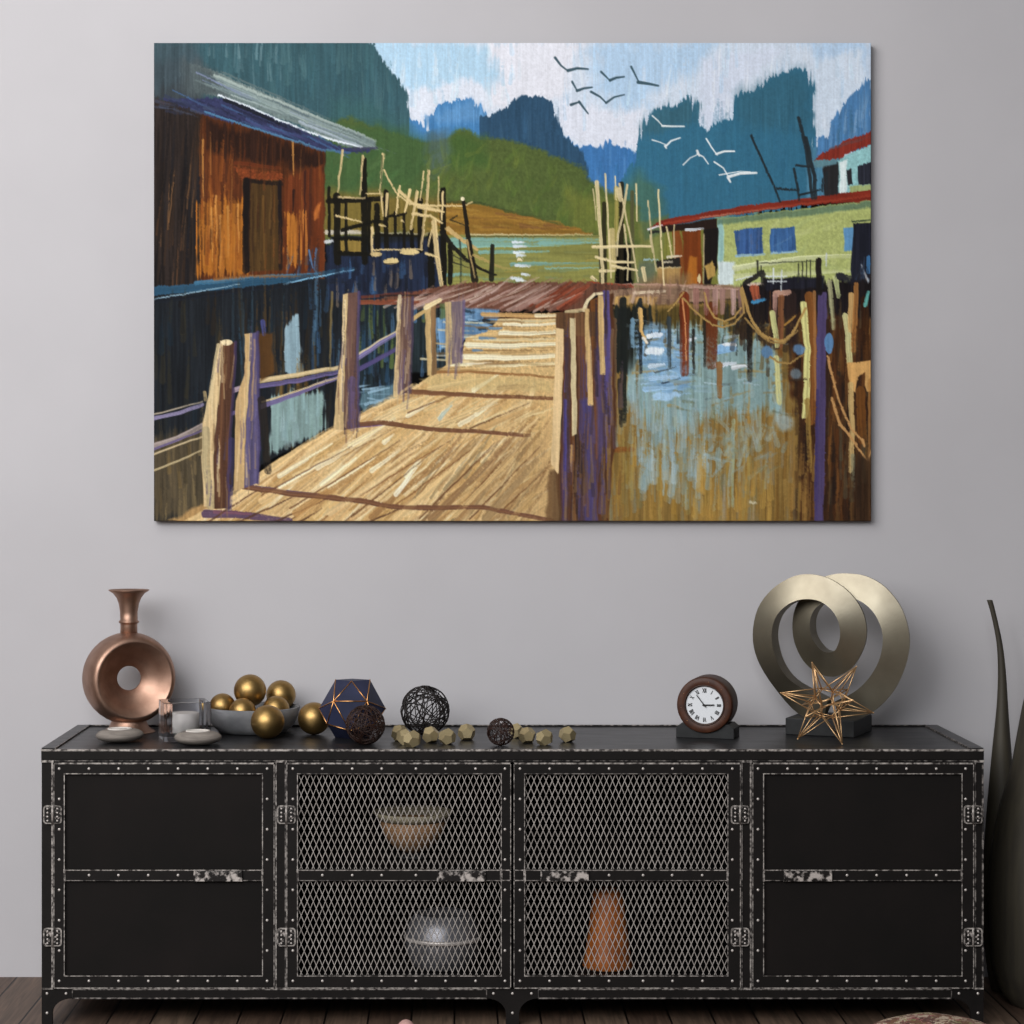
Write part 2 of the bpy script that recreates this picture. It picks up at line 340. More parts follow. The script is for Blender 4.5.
    hatch([(190, 100), (260, 115), (345, 149), (318, 147), (240, 124)], 40, -24, 40, 2, ['#2a2d48', '#454a78', '#23263a', '#3f5f8a'], .7, .6, 4, 61)
    stroke([(225, 100), (300, 132)], 4, '#1d1f28', 3, .9, .3); stroke([(205, 112), (262, 131), (322, 150), (350, 153)], 2, '#4f86ae', 2.5, .9, .3)
    hatch([(158, 98), (215, 104), (215, 116), (158, 112)], 14, -15, 30, 3, ['#343c58', '#2b2f40', '#45506a'], .6, .6, 6, 22)
    stroke([(354, 149), (377, 148)], 3.5, '#3a3a52', 2, .8)
    # ledge below hut
    stroke([(150, 291), (230, 285), (300, 278), (352, 269)], 9, '#28506c', 5, .9, .4); stroke([(196, 283), (270, 276), (320, 274)], 4, '#3f7aa0', 3, .8, .5)
    stroke([(215, 279), (250, 276), (300, 276)], 3, '#8a5a30', 2, .7, .5)
    stroke([(154, 299), (200, 291), (240, 284)], 1.5, '#8fb2c6', 1, .9, .2); stroke([(284, 284), (320, 276), (356, 269)], 1.5, '#7fb4d4', 1, .9, .3)
    stroke([(150, 302), (250, 289), (345, 280)], 5, '#1a1e26', 5, .8, .4)
    # ---- reflections under the hut
    hatch([(156, 305), (345, 300), (345, 400), (250, 460), (156, 500)], 120, 90, 60, 5, ['#15181c', '#2a2a24', '#3a3424', '#232a30', '#4a3a22', '#1b2a36', '#302418'], .55, .7, 2, 23)
    hatch(R(225, 300, 300, 400), 26, 90, 70, 3, ['#2f4a5c', '#6a4a20', '#3a5a6c', '#7a5626'], .45, .8, 2, 24)
    hatch(R(310, 285, 350, 360), 18, 90, 50, 4, ['#35577a', '#27405c', '#4a6f8c', '#1a2028'], .6, .7, 2, 25)
    poly([(284, 372), (286, 330), (292, 318), (299, 314), (301, 340), (302, 376)], '#86a2ae', 1, 2, amp=.15, dry=3)
    hatch(R(278, 350, 322, 430), 24, 90, 40, 3, ['#8a6428', '#6a4c20', '#9a7030', '#50452c'], .55, .8, 2, 26)
    poly([(274, 398), (300, 392), (324, 394), (326, 428), (300, 443), (270, 452)], '#7f9a98', 2, 4, amp=.18, dry=6)
    hatch(R(272, 396, 322, 440), 16, 90, 30, 4, ['#8fb0b4', '#6f8c80', '#9ab6ba'], .6, .7, 2, 27)
    poly([(150, 440), (205, 430), (215, 480), (205, 515), (150, 521)], '#564a36', 4, 14, a=.9, amp=.22, dry=6)
    hatch(R(156, 430, 208, 515), 36, 90, 40, 4, ['#3e3626', '#6a5a40', '#7a6238', '#4a4234', '#86724c'], .55, .7, 3, 28)
    poly([(170, 521), (205, 502), (215, 521)], '#b48d58', 1.5, 3, amp=.15)
    # ---- pilings of the far dock on the left
    D = '#17150f'; C = '#dcc289'
    stroke([(327, 232), (360, 232)], 5, '#cfc8bc', 4, .8); stroke([(330, 233), (440, 234)], 2, '#bdb6a4', 1.5, .7); stroke([(326, 242), (332, 241)], 4, '#c8ccd2', 3, .9)
    poly(R(338, 240, 362, 252), '#8f7636', 1, 1.5); hatch(R(335, 255, 440, 292), 50, 90, 24, 4, ['#1a1e2c', '#2c4468', '#3f6a9c', '#15171c', '#7a6a5a', '#24304a'], .65, .6, 2, 29)
    for x, y0, y1, w in ((337, 196, 262, 7), (364, 160, 262, 6), (346, 204, 250, 3), (386, 192, 248, 5), (377, 206, 250, 6), (395, 212, 234, 3), (404, 214, 248, 3), (420, 200, 250, 5), (443, 190, 285, 6), (329, 188, 236, 3), (369, 200, 250, 4), (412, 230, 252, 4), (431, 236, 290, 7), (450, 246, 282, 5)):
        stroke([(x, y0), (x + .5, y1)], w, D, w, .95, .1)
    for p, w in (([(329, 201), (386, 199)], 6), ([(343, 230), (376, 221), (384, 222)], 4), ([(334, 239), (364, 239)], 4), ([(390, 216), (406, 214)], 3), ([(340, 253), (372, 254)], 5), ([(376, 235), (420, 236)], 3)):
        stroke(p, w, D, w * .8, .95, .15)
    for p, w in (([(343, 150), (340, 172), (338, 192)], 2.4), ([(363, 156), (360, 194)], 2.2), ([(339, 197), (365, 198)], 2.2), ([(336, 216), (362, 222)], 2), ([(383, 154), (380, 194)], 2.6), ([(381, 194), (383, 216)], 2), ([(387, 194), (386, 216)], 3), ([(384, 170), (396, 192), (410, 204), (450, 206)], 1.8), ([(400, 186), (396, 214)], 2), ([(410, 190), (405, 212)], 3), ([(417, 192), (411, 229)], 3.2), ([(424, 172), (420, 200)], 1.6), ([(429, 171), (427, 200), (421, 248)], 3), ([(439, 177), (438, 212)], 1.4), ([(443, 192), (442, 220)], 2.4), ([(399, 190), (412, 203), (440, 210)], 3), ([(414, 205), (462, 206), (472, 202)], 2), ([(413, 214), (430, 216), (442, 223)], 3.4), ([(418, 207), (444, 212)], 3), ([(434, 222), (437, 255), (442, 288)], 5.5), ([(432, 230), (428, 246)], 2), ([(372, 250), (422, 249)], 1.8), ([(372, 228), (372, 252)], 3), ([(426, 253), (438, 257)], 3), ([(366, 194), (382, 194)], 1.4), ([(380, 225), (386, 226)], 2), ([(402, 220), (404, 222)], 2)):
        stroke(p, w, C, w * .7, .95, .15)
    stroke([(382, 156), (381, 196)], 1.6, '#55603c', 1.2, .9)
    ell(391, 261, 8, 3.2, '#dbc386', jit=.5); ell(409.5, 252, 10, 3, '#dbc386', jit=.5); ell(376, 254, 6, 2.4, '#c9b07a', jit=.5)
    stroke([(384, 263.5), (398, 263.5)], 1.4, '#3a3226', 1, .8)
    # leaning net frame
    stroke([(448, 229), (462, 240), (477, 249)], 5, '#c2a267', 3, .95, .2); stroke([(442, 232), (454, 248), (466, 259), (480, 268), (496, 275)], 5, '#1c1a16', 2, .95, .1)
    stroke([(463, 200), (468, 235), (475, 280)], 3, '#1e1a15', 7, .95, .1); stroke([(467, 240), (475, 278)], 2, '#c8a86c', 1.4, .8)
    stroke([(474, 255), (498, 266), (512, 269)], 3, '#bca25e', 1.5, .9, .3); ell(462.6, 199, 2, 2, '#efe2ba', jit=.2)
    stroke([(492.5, 246), (491.5, 279)], 4, '#22211a', 5, .95, .1); stroke([(452, 255), (468, 262)], 1.4, '#2a2a20', 1, .8); stroke([(452, 262), (470, 268)], 1.4, '#2a2a20', 1, .8)
    stroke([(457, 216), (450, 220), (466, 226)], 1.6, '#2a2418', 1.2, .8); stroke([(460, 240), (461, 282)], 2, '#2a3026', 2, .7)
    # ---- right building and quay
    poly([(716, 219), (872, 200), (872, 290), (716, 290)], '#b3bd70', 1, 1, amp=.08, tex='w')
    hatch(R(722, 210, 868, 280), 46, 15, 24, 5, ['#bcc67c', '#a9b468', '#c3ca86', '#aebc78'], .5, .6, 40, 30)
    poly([(717, 220), (723, 219), (724, 262), (717, 264)], '#9ecbc4', 1, 1.5); poly([(717, 219), (872, 201), (872, 208), (717, 225)], '#5c7a62', 1, 2.5, a=.8)
    poly([(716, 262), (735, 262), (733, 284), (716, 286)], '#d6e6e6', 1, 2); stroke([(735, 268), (800, 258), (850, 256)], 6, '#dfe4b6', 4, .8, .4); stroke([(735, 276), (860, 270)], 5, '#d0d6a2', 4, .7, .5)
    poly([(734, 230), (762, 227), (763, 253), (737, 255)], '#3a5f98', 1, 1, amp=.22); poly([(770, 229), (795, 226), (795, 250), (770, 253)], '#3b659c', 1, 1, amp=.22)
    stroke([(736, 256), (764, 254)], 2.4, '#8fb8d8', 2, .85); stroke([(771, 253), (796, 251)], 2.4, '#8fb8d8', 2, .85); stroke([(774, 246), (792, 236)], 1.6, '#6f9cc8', 1, .6)
    hatch(R(736, 230, 761, 250), 10, 90, 16, 3, ['#2c4880', '#4a6fa8', '#5a6a8a'], .5, .6, 3, 31); hatch(R(772, 230, 794, 248), 10, 90, 16, 3, ['#2c4f84', '#4a7ab0'], .5, .6, 3, 32)
    poly([(843, 228), (853, 228), (853, 251), (844, 252)], '#5f96c4', 1, 1); poly([(853, 224), (872, 223), (872, 285), (850, 285)], '#20222e', 1, 1, amp=.3)
    stroke([(852, 222), (872, 220)], 2, '#3a4a3a', 2, .8); hatch(R(853, 262, 870, 290), 12, 85, 18, 2.5, ['#d8dce0', '#3a4a60', '#202028', '#6f9cc8'], .7, .5, 20, 33)
    stroke([(868, 258), (868, 272)], 4, '#3f7ab0', 4, .9)
    # upper house
    poly([(837, 160), (872, 144), (872, 194), (839, 197)], '#93cacc', 1, 1, amp=.08, tex='w'); poly([(839, 162), (846, 160), (846, 194), (840, 195)], '#dcecec', 1, 1.5)
    poly([(846, 170), (851, 169), (852, 184), (847, 185)], '#2c2c30', .6, 1); poly([(857, 166), (872, 162), (872, 184), (858, 185)], '#2b2d38', .6, 1, amp=.3); poly([(848, 186), (872, 184), (872, 192), (850, 194)], '#a8b878', 1, 1.5)
    poly([(822, 165), (838, 161), (839, 196), (824, 198)], '#2b2a2c', 1, 1.5, amp=.25); poly([(812, 160), (838, 158), (836, 164), (815, 168)], '#5f8a96', 1, 2)
    poly([(813, 161), (822, 153), (838, 145), (872, 130), (872, 144), (838, 158)], '#8a3024', 1, 1, amp=.18, dry=2); stroke([(830, 149), (872, 136)], 3, '#6d4a4c', 3, .6, .5)
    poly([(646, 229), (661, 220), (714, 210.5), (793, 199.5), (872, 190), (872, 201), (798, 206), (716, 217), (663, 226)], '#862c1e', 1, 1, amp=.15, tex='h'); stroke([(664, 223), (718, 215), (800, 204), (872, 196)], 2, '#a8402a', 2, .8, .3); stroke([(700, 218), (790, 206)], 1.2, '#c8a08a', 1, .6, .6)
    for p, w in (([(751, 136), (764, 165), (780, 202)], 2.4), ([(798, 118), (806, 150), (812, 198)], 3.5), ([(805, 138), (814, 176), (815, 198)], 4), ([(794, 169), (799, 200)], 2.6), ([(777, 189), (798, 190)], 2.4), ([(796, 165), (812, 167)], 2.4), ([(799, 195), (820, 190)], 2.4), ([(822, 178), (822, 192)], 1.6), ([(826, 172), (826, 190)], 1.6)):
        stroke(p, w, '#252c30', w * .9, .92, .15)
    # under the roof, left part
    poly([(664, 227), (717, 219), (718, 284), (664, 284)], '#7f8038', 1, 1.5, amp=.14); poly([(660, 226), (717, 219), (717, 230), (662, 232)], '#2a1d18', 1, 1.5)
    poly([(682, 232), (701, 230), (702, 285), (684, 285)], '#7c3a16', 1, 1.5, amp=.18); poly([(690, 256), (697, 258), (697, 285), (685, 285)], '#b56a22', 1, 2); poly([(672, 232), (680, 231), (684, 262), (682, 284), (676, 284)], '#8a4a20', 1, 1.5)
    poly([(704, 230), (718, 228), (717, 268), (710, 284), (703, 284)], '#1e1917', 1, 1.2); stroke([(704, 235), (703, 284)], 1.2, '#cdb98a', 1, .8); stroke([(686, 230), (703, 229)], 3, '#dfe6ee', 2, .9); stroke([(648, 229), (662, 225)], 2.4, '#e4e6ea', 1.4, .9); stroke([(650, 232), (664, 231)], 3, '#202024', 2, .9)
    poly([(704, 266), (712, 262), (716, 275), (708, 280)], '#c09a50', 1.5, 1.5); ell(699, 279, 1.6, 4.5, '#e6d29a', jit=.3)
    # boat
    poly([(640, 262), (656, 262), (656, 284), (636, 284)], '#64705a', 2, 5, a=.9); poly([(656, 267), (681, 266), (679, 283), (660, 284)], '#b48f54', 1, 1.5, amp=.15); poly([(656, 260), (680, 258), (681, 267), (657, 268)], '#2a2622', 1, 1)
    stroke([(644, 260), (658, 259)], 2, '#9fc2cc', 1.4, .9); stroke([(668, 257), (681, 256)], 3, '#e2d8c0', 2, .9); stroke([(658, 268), (681, 267)], 1.6, '#e0c992', 1.4, .9); stroke([(664, 262), (672, 262)], 2, '#cfc4a8', 2, .8)
    poly([(642, 278), (690, 276), (690, 320), (642, 320)], '#8d6d47', 4, 10, a=.85, amp=.15)
    # quay edge and what hangs below it
    poly([(598, 287), (720, 284), (745, 286), (745, 300), (598, 304)], '#94755c', 1.5, 2.5, amp=.18, tex='h', dry=2)
    stroke([(600, 284), (640, 284), (720, 286)], 2, '#c49a86', 2, .85, .3); stroke([(634, 293), (665, 291)], 3.4, '#e4cfae', 2.5, .9, .3); stroke([(690, 287), (752, 289)], 2.4, '#c9a292', 2, .85, .3); stroke([(590, 283), (632, 286)], 4, '#a8402a', 3, .9, .2)
    poly([(614, 296), (632, 295), (632, 305), (616, 306)], '#c29a58', 1.5, 1.5, amp=.2); poly([(634, 298), (656, 297), (656, 307), (636, 308)], '#b98f54', 1.5, 2, amp=.2)
    hatch(R(604, 284, 750, 304), 60, 85, 14, 3, ['#b89878', '#7c5c48', '#5a4236', '#c8aa94', '#9a7460'], .6, .6, 12, 98)
    # ---- right-hand water
    poly([(600, 306), (745, 300), (800, 300), (872, 300), (872, 525), (595, 525)], '#8f7038', 2, 2.5, amp=.2)
    poly([(612, 306), (650, 306), (652, 342), (628, 372), (612, 372)], '#20231f', 2, 3, amp=.4, dry=5); poly([(655, 308), (745, 300), (760, 330), (700, 336), (655, 330)], '#5a4a22', 3, 5, amp=.25)
    poly([(664, 330), (680, 328), (720, 326), (735, 336), (780, 352), (782, 408), (740, 412), (700, 415), (660, 440), (630, 400), (635, 350)], '#86a4a4', 4, 10, amp=.16, dry=9)
    poly([(646, 322), (668, 326), (682, 350), (690, 380), (674, 400), (648, 385), (636, 350)], '#83aed2', 3, 7, amp=.12, tex='h', dry=4)
    hatch(R(640, 326, 780, 410), 70, 90, 24, 4, ['#90b0b0', '#7f9c94', '#a08648', '#7c7448', '#9ab8c0'], .5, .7, 3, 34)
    hatch([(640, 330), (690, 340), (692, 395), (648, 390)], 40, 0, 18, 3, ['#8fbce0', '#a4cbea', '#7aa6cc', '#6a94b8'], .7, .5, 12, 35)
    hatch(R(620, 400, 760, 500), 60, 90, 44, 6, ['#9a9c7e', '#8aa0a0', '#a08a48', '#7c7a54', '#96a6a4'], .5, .75, 2, 36)
    hatch(R(600, 440, 765, 520), 90, 90, 60, 4, ['#ac8438', '#b88e3c', '#927030', '#a08c4c', '#b0904a'], .55, .7, 1.5, 37)
    hatch(R(720, 420, 800, 520), 50, 90, 54, 4, ['#87806a', '#8c6428', '#a07c3a', '#9a8f78', '#704e20'], .5, .7, 1.5, 38)
    for x, y0, y1, w, c in ((664, 440, 494, 4, '#a9bcb4'), (733, 420, 505, 4, '#a6b89a'), (760, 412, 450, 3, '#9fae9c'), (676, 466, 474, 5, '#a4b4b8'), (718, 450, 500, 6, '#98a89c')):
        stroke([(x, y0), (x - 1, y1)], w, c, w * .7, .75, .4)
    stroke([(640, 460), (662, 459)], 4, '#a4bcc0', 3, .7, .5); stroke([(705, 455), (730, 462)], 5, '#a4bcc0', 3, .7, .5); stroke([(700, 436), (730, 434)], 5, '#8fa4a2', 3, .6, .6)
    ell(783, 421, 9, 9, '#9fb2b4', jit=2, soft=5, a=.75); stroke([(600, 449), (632, 449)], 7, '#8a5022', 5, .9, .4); stroke([(750, 501), (756, 502)], 3, '#c8c0a0', 2, .8)
    for x, y, w, c in ((655, 335, 13, '#e6f0fa'), (655, 351, 16, '#d4e8f8'), (656, 350, 7, '#f4f8fc'), (692, 339, 7, '#e4eef6'), (657, 365, 14, '#cfe4f4'), (664, 377, 26, '#a8cdec'), (660, 388, 30, '#9cc6e8'), (668, 396, 24, '#a8d0ec'), (727, 346, 16, '#dcecf8'), (724, 351, 20, '#7fb0dc'), (726, 364, 18, '#e0ecf6'), (740, 366, 14, '#dfe6ea')):
        stroke([(x - w / 2, y + 1), (x + w / 2, y - 1)], 4 if w > 10 else 3, c, 2, .9, .35)
    poly([(722, 343), (730, 342), (737, 338), (734, 346), (726, 352), (718, 352)], '#7fb0e0', 1, 1.5, a=.8); stroke([(662, 383), (680, 378)], 2, '#2a3440', 1.2, .7); stroke([(655, 372), (676, 367)], 2, '#3a3a34', 1.2, .6)
    poly([(786, 300), (872, 290), (872, 525), (800, 525), (800, 420), (788, 380)], '#472a17', 3, 7, amp=.35, dry=7)
    hatch(R(795, 300, 870, 520), 110, 90, 70, 5, ['#5c3518', '#2c1c14', '#704420', '#3a2416', '#86592a', '#241a18'], .6, .6, 2, 39)
    hatch(R(785, 430, 815, 520), 26, 90, 50, 4, ['#8f6a34', '#7a5226', '#a27a3c'], .55, .7, 2, 40)
    poly([(742, 284), (872, 280), (872, 318), (800, 312), (745, 330)], '#1c1719', 2, 3, amp=.4, dry=4)
    hatch([(630, 320), (790, 318), (790, 415), (640, 410)], 90, 0, 20, 3, ['#7c9494', '#a8843e', '#93b4c4', '#6a6a48', '#8c6c34', '#b4cedc', '#5a6a6c'], .6, .6, 10, 91)
    hatch(R(612, 310, 790, 345), 60, 90, 26, 3, ['#2a2c28', '#4a3a20', '#5f5a38', '#38404a', '#6a5024', '#1e2022'], .7, .6, 3, 92)
    hatch(R(606, 400, 770, 520), 120, 90, 40, 3, ['#8e7a48', '#a5a488', '#93701f', '#b48c44', '#7f8a80', '#a88038', '#8c6a34', '#98aeb0'], .5, .75, 2, 93)
    hatch([(622, 360), (700, 400), (690, 470), (640, 470)], 46, 90, 40, 5, ['#8fb0c0', '#7f9ea6', '#a2bcc4'], .5, .8, 3, 94)
    hatch(R(700, 420, 780, 480), 36, 20, 22, 4, ['#9aa896', '#8a8a68', '#a08850', '#94acb0'], .5, .8, 40, 95)
    hatch(R(760, 300, 870, 370), 60, 88, 34, 4, ['#2a1c18', '#5a3820', '#1c1819', '#74481f', '#4c3c28', '#6c5a34'], .7, .6, 3, 96)
    hatch(R(828, 370, 870, 520), 60, 88, 50, 4, ['#33221a', '#6a4422', '#221a18', '#86602e', '#4a3420', '#57503c'], .6, .6, 3, 97)
    for x, y, w, c in ((655, 335, 13, '#e6f0fa'), (655, 351, 16, '#d4e8f8'), (656, 350, 7, '#f4f8fc'), (692, 339, 7, '#e4eef6'), (657, 365, 14, '#cfe4f4'), (664, 377, 26, '#a8cdec'), (660, 388, 30, '#9cc6e8'), (668, 396, 24, '#a8d0ec'), (727, 346, 16, '#dcecf8'), (724, 351, 20, '#7fb0dc'), (726, 364, 18, '#e0ecf6'), (740, 366, 14, '#dfe6ea')):
        stroke([(x - w / 2, y + 1), (x + w / 2, y - 1)], 5.5 if w > 10 else 3.5, c, 2.5, .95, .2)
    ell(655, 351, 9, 4, '#e4f0fa', jit=1.5, soft=2); ell(656, 335, 7, 2.4, '#dceaf8', jit=1); ell(667, 395, 14, 4, '#a6cdec', jit=2, soft=2); ell(726, 348, 10, 5, '#8cbce4', jit=2, soft=2); ell(729, 344, 7, 2, '#e6f0f8', jit=1)
    hatch([(625, 390), (690, 395), (720, 440), (700, 500), (640, 480)], 60, 90, 30, 6, ['#a4bcc0', '#93b2bc', '#8fa8a8', '#b0c4c6'], .5, .85, 3, 100)
    hatch([(700, 380), (780, 390), (790, 450), (720, 460)], 46, 80, 20, 5, ['#9cb0ac', '#a8b4a8', '#8aa4a0'], .5, .85, 20, 101)
    hatch(R(690, 470, 770, 520), 30, 90, 40, 6, ['#b98f42', '#c09848', '#ac8238'], .6, .7, 2, 102)
    hatch(R(730, 305, 800, 345), 30, 88, 30, 5, ['#2c211c', '#3a2a20', '#241c1a', '#5a4428'], .75, .5, 3, 103)
    # pilings and posts in that water
    for x, y0, y1, w, c in ((684, 296, 372, 10, '#772f16'), (693, 330, 372, 3, '#2a2620'), (711, 308, 364, 13, '#6d3319'), (704, 320, 366, 3, '#2a241c'), (669, 318, 366, 4, '#3a4448'), (640, 300, 372, 4, '#20262a'), (623, 300, 420, 7, '#1d211f'), (632, 320, 346, 5, '#6f94ac'), (614, 320, 440, 5, '#6a5038'), (620, 380, 425, 5, '#2a2620'), (749, 305, 380, 6, '#221d1a'), (760, 305, 338, 8, '#241d1c'), (777, 296, 345, 10, '#3a2820'), (790, 296, 338, 12, '#2e211f'), (719, 364, 396, 6, '#8c6236')):
        stroke([(x, y0), (x + .5, y1)], w, c, w * .85, .92, .3)
    stroke([(682, 298), (685, 330), (686, 360)], 1.6, '#d8915a', 1.2, .9, .1); stroke([(640, 310), (641, 330), (646, 343)], 5, '#e0b36a', 2, .95, .1); stroke([(643, 338), (647, 343)], 3, '#e8e0d0', 2, .9)
    for x, c in ((696, '#a8766a'), (706, '#93645c'), (715, '#b78f86'), (722, '#a07a70'), (733, '#bf9d96'), (741, '#8c6a66')):
        stroke([(x, 291), (x, 312)], 6, c, 5, .85, .3)
    stroke([(754, 288), (756, 298)], 9, '#b0583a', 8, .95, .2); stroke([(752, 302), (764, 299)], 3.4, '#3f8ec0', 3, .95, .2); stroke([(748, 284), (764, 283)], 3, '#e0c8b8', 3, .8)
    stroke([(776, 294), (788, 292)], 7, '#cf9f88', 6, .95, .2); stroke([(775, 296), (774, 316)], 5, '#b58a7c', 4, .9, .3); stroke([(781, 298), (780, 345)], 6, '#8a5634', 6, .8, .3)
    stroke([(772, 313), (777, 345)], 6, '#d6d68e', 5, .95, .2); stroke([(776, 357), (779, 402)], 5, '#d3d08c', 5, .95, .2); stroke([(784, 325), (795, 315)], 2, '#c8923e', 2, .8)
    stroke([(809, 296), (812, 330), (810, 420)], 9, '#8a5426', 10, .95, .2); stroke([(803, 304), (807, 350), (806, 400), (804, 415)], 6.5, '#d8d488', 6.5, .97, .15); stroke([(807, 400), (810, 470)], 5, '#9a7a3a', 5, .8, .5)
    poly([(817, 292), (826, 292), (826, 400), (823, 525), (814, 525)], '#534670', 1, 1, amp=.15); stroke([(814, 292), (815, 400)], 3, '#9a6a3c', 2, .85); stroke([(827, 320), (826, 520)], 3, '#3a261c', 3, .85); stroke([(817, 390), (816, 520)], 3, '#43386a', 3, .7)
    ell(829, 343, 4.6, 10, '#5c8fc4', jit=1.2, a=.9); ell(767, 351, 7, 5, '#5a88b8', jit=2.5, soft=2, a=.85); ell(798, 350, 5, 5.5, '#648fbc', jit=2.2, soft=2, a=.85); ell(797, 374, 6, 6, '#7c94a2', jit=2.5, soft=3, a=.7); stroke([(790, 380), (806, 379)], 2, '#3a2c20', 2, .7)
    RP = '#b08c4e'
    for p, w in (([(742, 288), (746, 305), (752, 321), (760, 333), (768, 338), (783, 341), (791, 334), (799, 320), (805, 308)], 3), ([(745, 318), (758, 334), (770, 342), (784, 343), (797, 330)], 2), ([(704, 293), (707, 305), (714, 317), (724, 321), (734, 317), (741, 308)], 2.2), ([(683, 298), (692, 308), (701, 316), (712, 324), (722, 327), (734, 323), (744, 312)], 2.2), ([(683, 292), (676, 302), (668, 311)], 1.8), ([(770, 356), (778, 362), (790, 363), (803, 354)], 2), ([(701, 316), (700, 330)], 1.6), ([(741, 290), (744, 312)], 2.6)):
        stroke(p, w, RP, w * .8, .95, .12)
    # right margin posts
    stroke([(845, 316), (848, 335), (849, 362)], 6, '#d6d092', 6, .95, .15); stroke([(851, 295), (850, 330)], 6, '#d2a766', 5, .9, .2); stroke([(856, 284), (853, 350)], 5, '#a87038', 5, .85, .3); stroke([(829, 282), (833, 328)], 5, '#b9b888', 4, .85, .25); stroke([(835, 278), (838, 296)], 5, '#c0c88a', 4, .9, .2); stroke([(864, 300), (866, 360)], 8, '#3a2010', 8, .8)
    poly([(846, 363), (870, 359), (871, 392), (866, 392), (864, 372), (857, 376), (855, 392), (849, 386)], '#dba660', 1.2, 1.2, amp=.12); stroke([(850, 384), (852, 430), (850, 470)], 6, '#d2b070', 5, .9, .25); stroke([(869, 380), (869, 520)], 3, '#a8763e', 3, .7, .4)
    stroke([(860, 390), (862, 440)], 9, '#7a4a1e', 8, .8, .3); stroke([(865, 305), (868, 292)], 4, '#5fb0a8', 3, .9)
    for p, w in (([(827, 356), (838, 400), (850, 428), (862, 440)], 2.6), ([(831, 398), (840, 424), (856, 444)], 3), ([(856, 446), (868, 460), (871, 450)], 2), ([(862, 440), (864, 446)], 3)):
        stroke(p, w, '#c8955a', w * .8, .95, .15)
    poly([(855, 455), (872, 455), (872, 525), (852, 525)], '#3a281a', 2, 5, a=.8, amp=.3); stroke([(852, 455), (853, 490)], 4, '#8f9478', 3, .6, .5)
    # things along the quay in front of the building
    poly([(762, 278), (824, 276), (824, 288), (766, 290)], '#20202a', 1.5, 2, amp=.3); stroke([(745, 283), (762, 272), (764, 284)], 5, '#1f1c1e', 5, .9)
    stroke([(818, 260), (819, 292)], 6, '#1d1818', 6, .95, .1); stroke([(839, 276), (850, 280)], 8, '#20202c', 8, .9)
    for x, y0, y1 in ((802, 262, 280), (806, 261, 280), (810, 260, 278), (798, 264, 282), (758, 261, 276), (761, 266, 286)):
        stroke([(x, y0), (x, y1)], 1.3, '#2a2c26', 1, .85, .1)
    stroke([(760, 263), (815, 261)], 1.2, '#3a4030', 1, .8); stroke([(757, 260), (757, 274)], 1, '#2a2a24', 1, .9)
    for p in ([(773, 268), (773, 284)], [(781, 270), (781, 290)], [(766, 276), (786, 276)], [(768, 281), (786, 281)], [(826, 254), (826, 266)], [(736, 280), (752, 276)]):
        stroke(p, 1.6, '#dfe8ea', 1.2, .9, .15)
    smear(.5, .65, 72, 73)
    # ---- masts and rigging before the far shore
    for x, y0, y1, w, c in ((604, 204, 280, 4.5, '#2b2818'), (621, 184, 281, 5, '#2a2416'), (632, 192, 278, 4, '#5d5c3a'), (612, 232, 268, 8, '#cdb87c'), (616, 188, 240, 4, '#a89a50'), (600, 250, 282, 3, '#4a4830')):
        stroke([(x, y0), (x + .6, y1)], w, c, w, .9, .15)
    for p, w in (([(597, 182), (598, 205), (601, 240), (603, 290)], 4), ([(605, 174), (608, 220), (611, 278)], 1.8), ([(627, 185), (622, 218), (618, 234), (617, 256)], 2.4), ([(619, 184), (626, 218), (632, 245), (638, 281)], 2), ([(636, 184), (637, 221)], 1.6), ([(648, 201), (651, 235), (656, 271)], 1.6), ([(658, 190), (661, 240), (664, 285)], 1.8), ([(593, 247), (620, 246.5), (650, 246)], 3.2), ([(596, 257), (614, 262), (633, 262)], 3), ([(600, 271), (613, 271)], 3.2), ([(612, 266), (637, 270)], 3), ([(615, 176), (616, 200)], 1.2), ([(618, 190), (620, 200)], 5), ([(624, 225), (628, 255), (627, 280)], 2), ([(593, 189), (596, 220)], 1.2), ([(666, 227), (670, 245), (672, 258)], 1.8), ([(674, 225), (674, 256)], 1.4), ([(592, 277), (596, 280)], 4), ([(643, 268), (645, 280)], 4), ([(650, 235), (652, 252)], 1.6)):
        stroke(p, w, '#e2cf9c', w * .75, .95, .12)
    # ---- rust-red cross platform
    poly([(356, 303), (395, 296), (432, 288), (470, 282), (592, 282), (632, 285), (600, 292), (588, 299), (583, 310), (455, 310), (446, 303), (400, 306)], '#6a4434', 1, 1.2, amp=.2, dry=1.5)
    hatch([(440, 300), (480, 285), (585, 285), (570, 305), (460, 307)], 60, 26, 36, 2.4, ['#b8948a', '#8f6a5c', '#5a3628', '#c8a898', '#7a4e40', '#a07868'], .75, .4, 4, 41)
    hatch([(535, 300), (570, 284), (592, 284), (580, 305)], 26, 34, 26, 2.6, ['#9c4a30', '#7a3622', '#b0583c', '#6a3020'], .8, .4, 4, 42)
    for a_, b_ in (((452, 306), (500, 287)), ((478, 306), (530, 286)), ((505, 305), (548, 286)), ((415, 300), (470, 286)), ((430, 303), (486, 285))): stroke([a_, b_], 2, '#d6bca8', 1.2, .85, .3)
    stroke([(360, 302), (420, 302)], 5, '#8c4a32', 4, .9, .3); stroke([(362, 297), (430, 291)], 3, '#7a3c2c', 3, .8, .4); stroke([(380, 296), (440, 294)], 2, '#2a2020', 2, .7)
    poly([(356, 304), (400, 302), (400, 400), (352, 430)], '#1f2a30', 1, 2, amp=.4)
    hatch(R(357, 306, 398, 400), 50, 90, 34, 4, ['#2b4a66', '#4a6f94', '#56693a', '#1a1e22', '#3a5470', '#15181a', '#6a7a3c'], .75, .55, 3, 63)
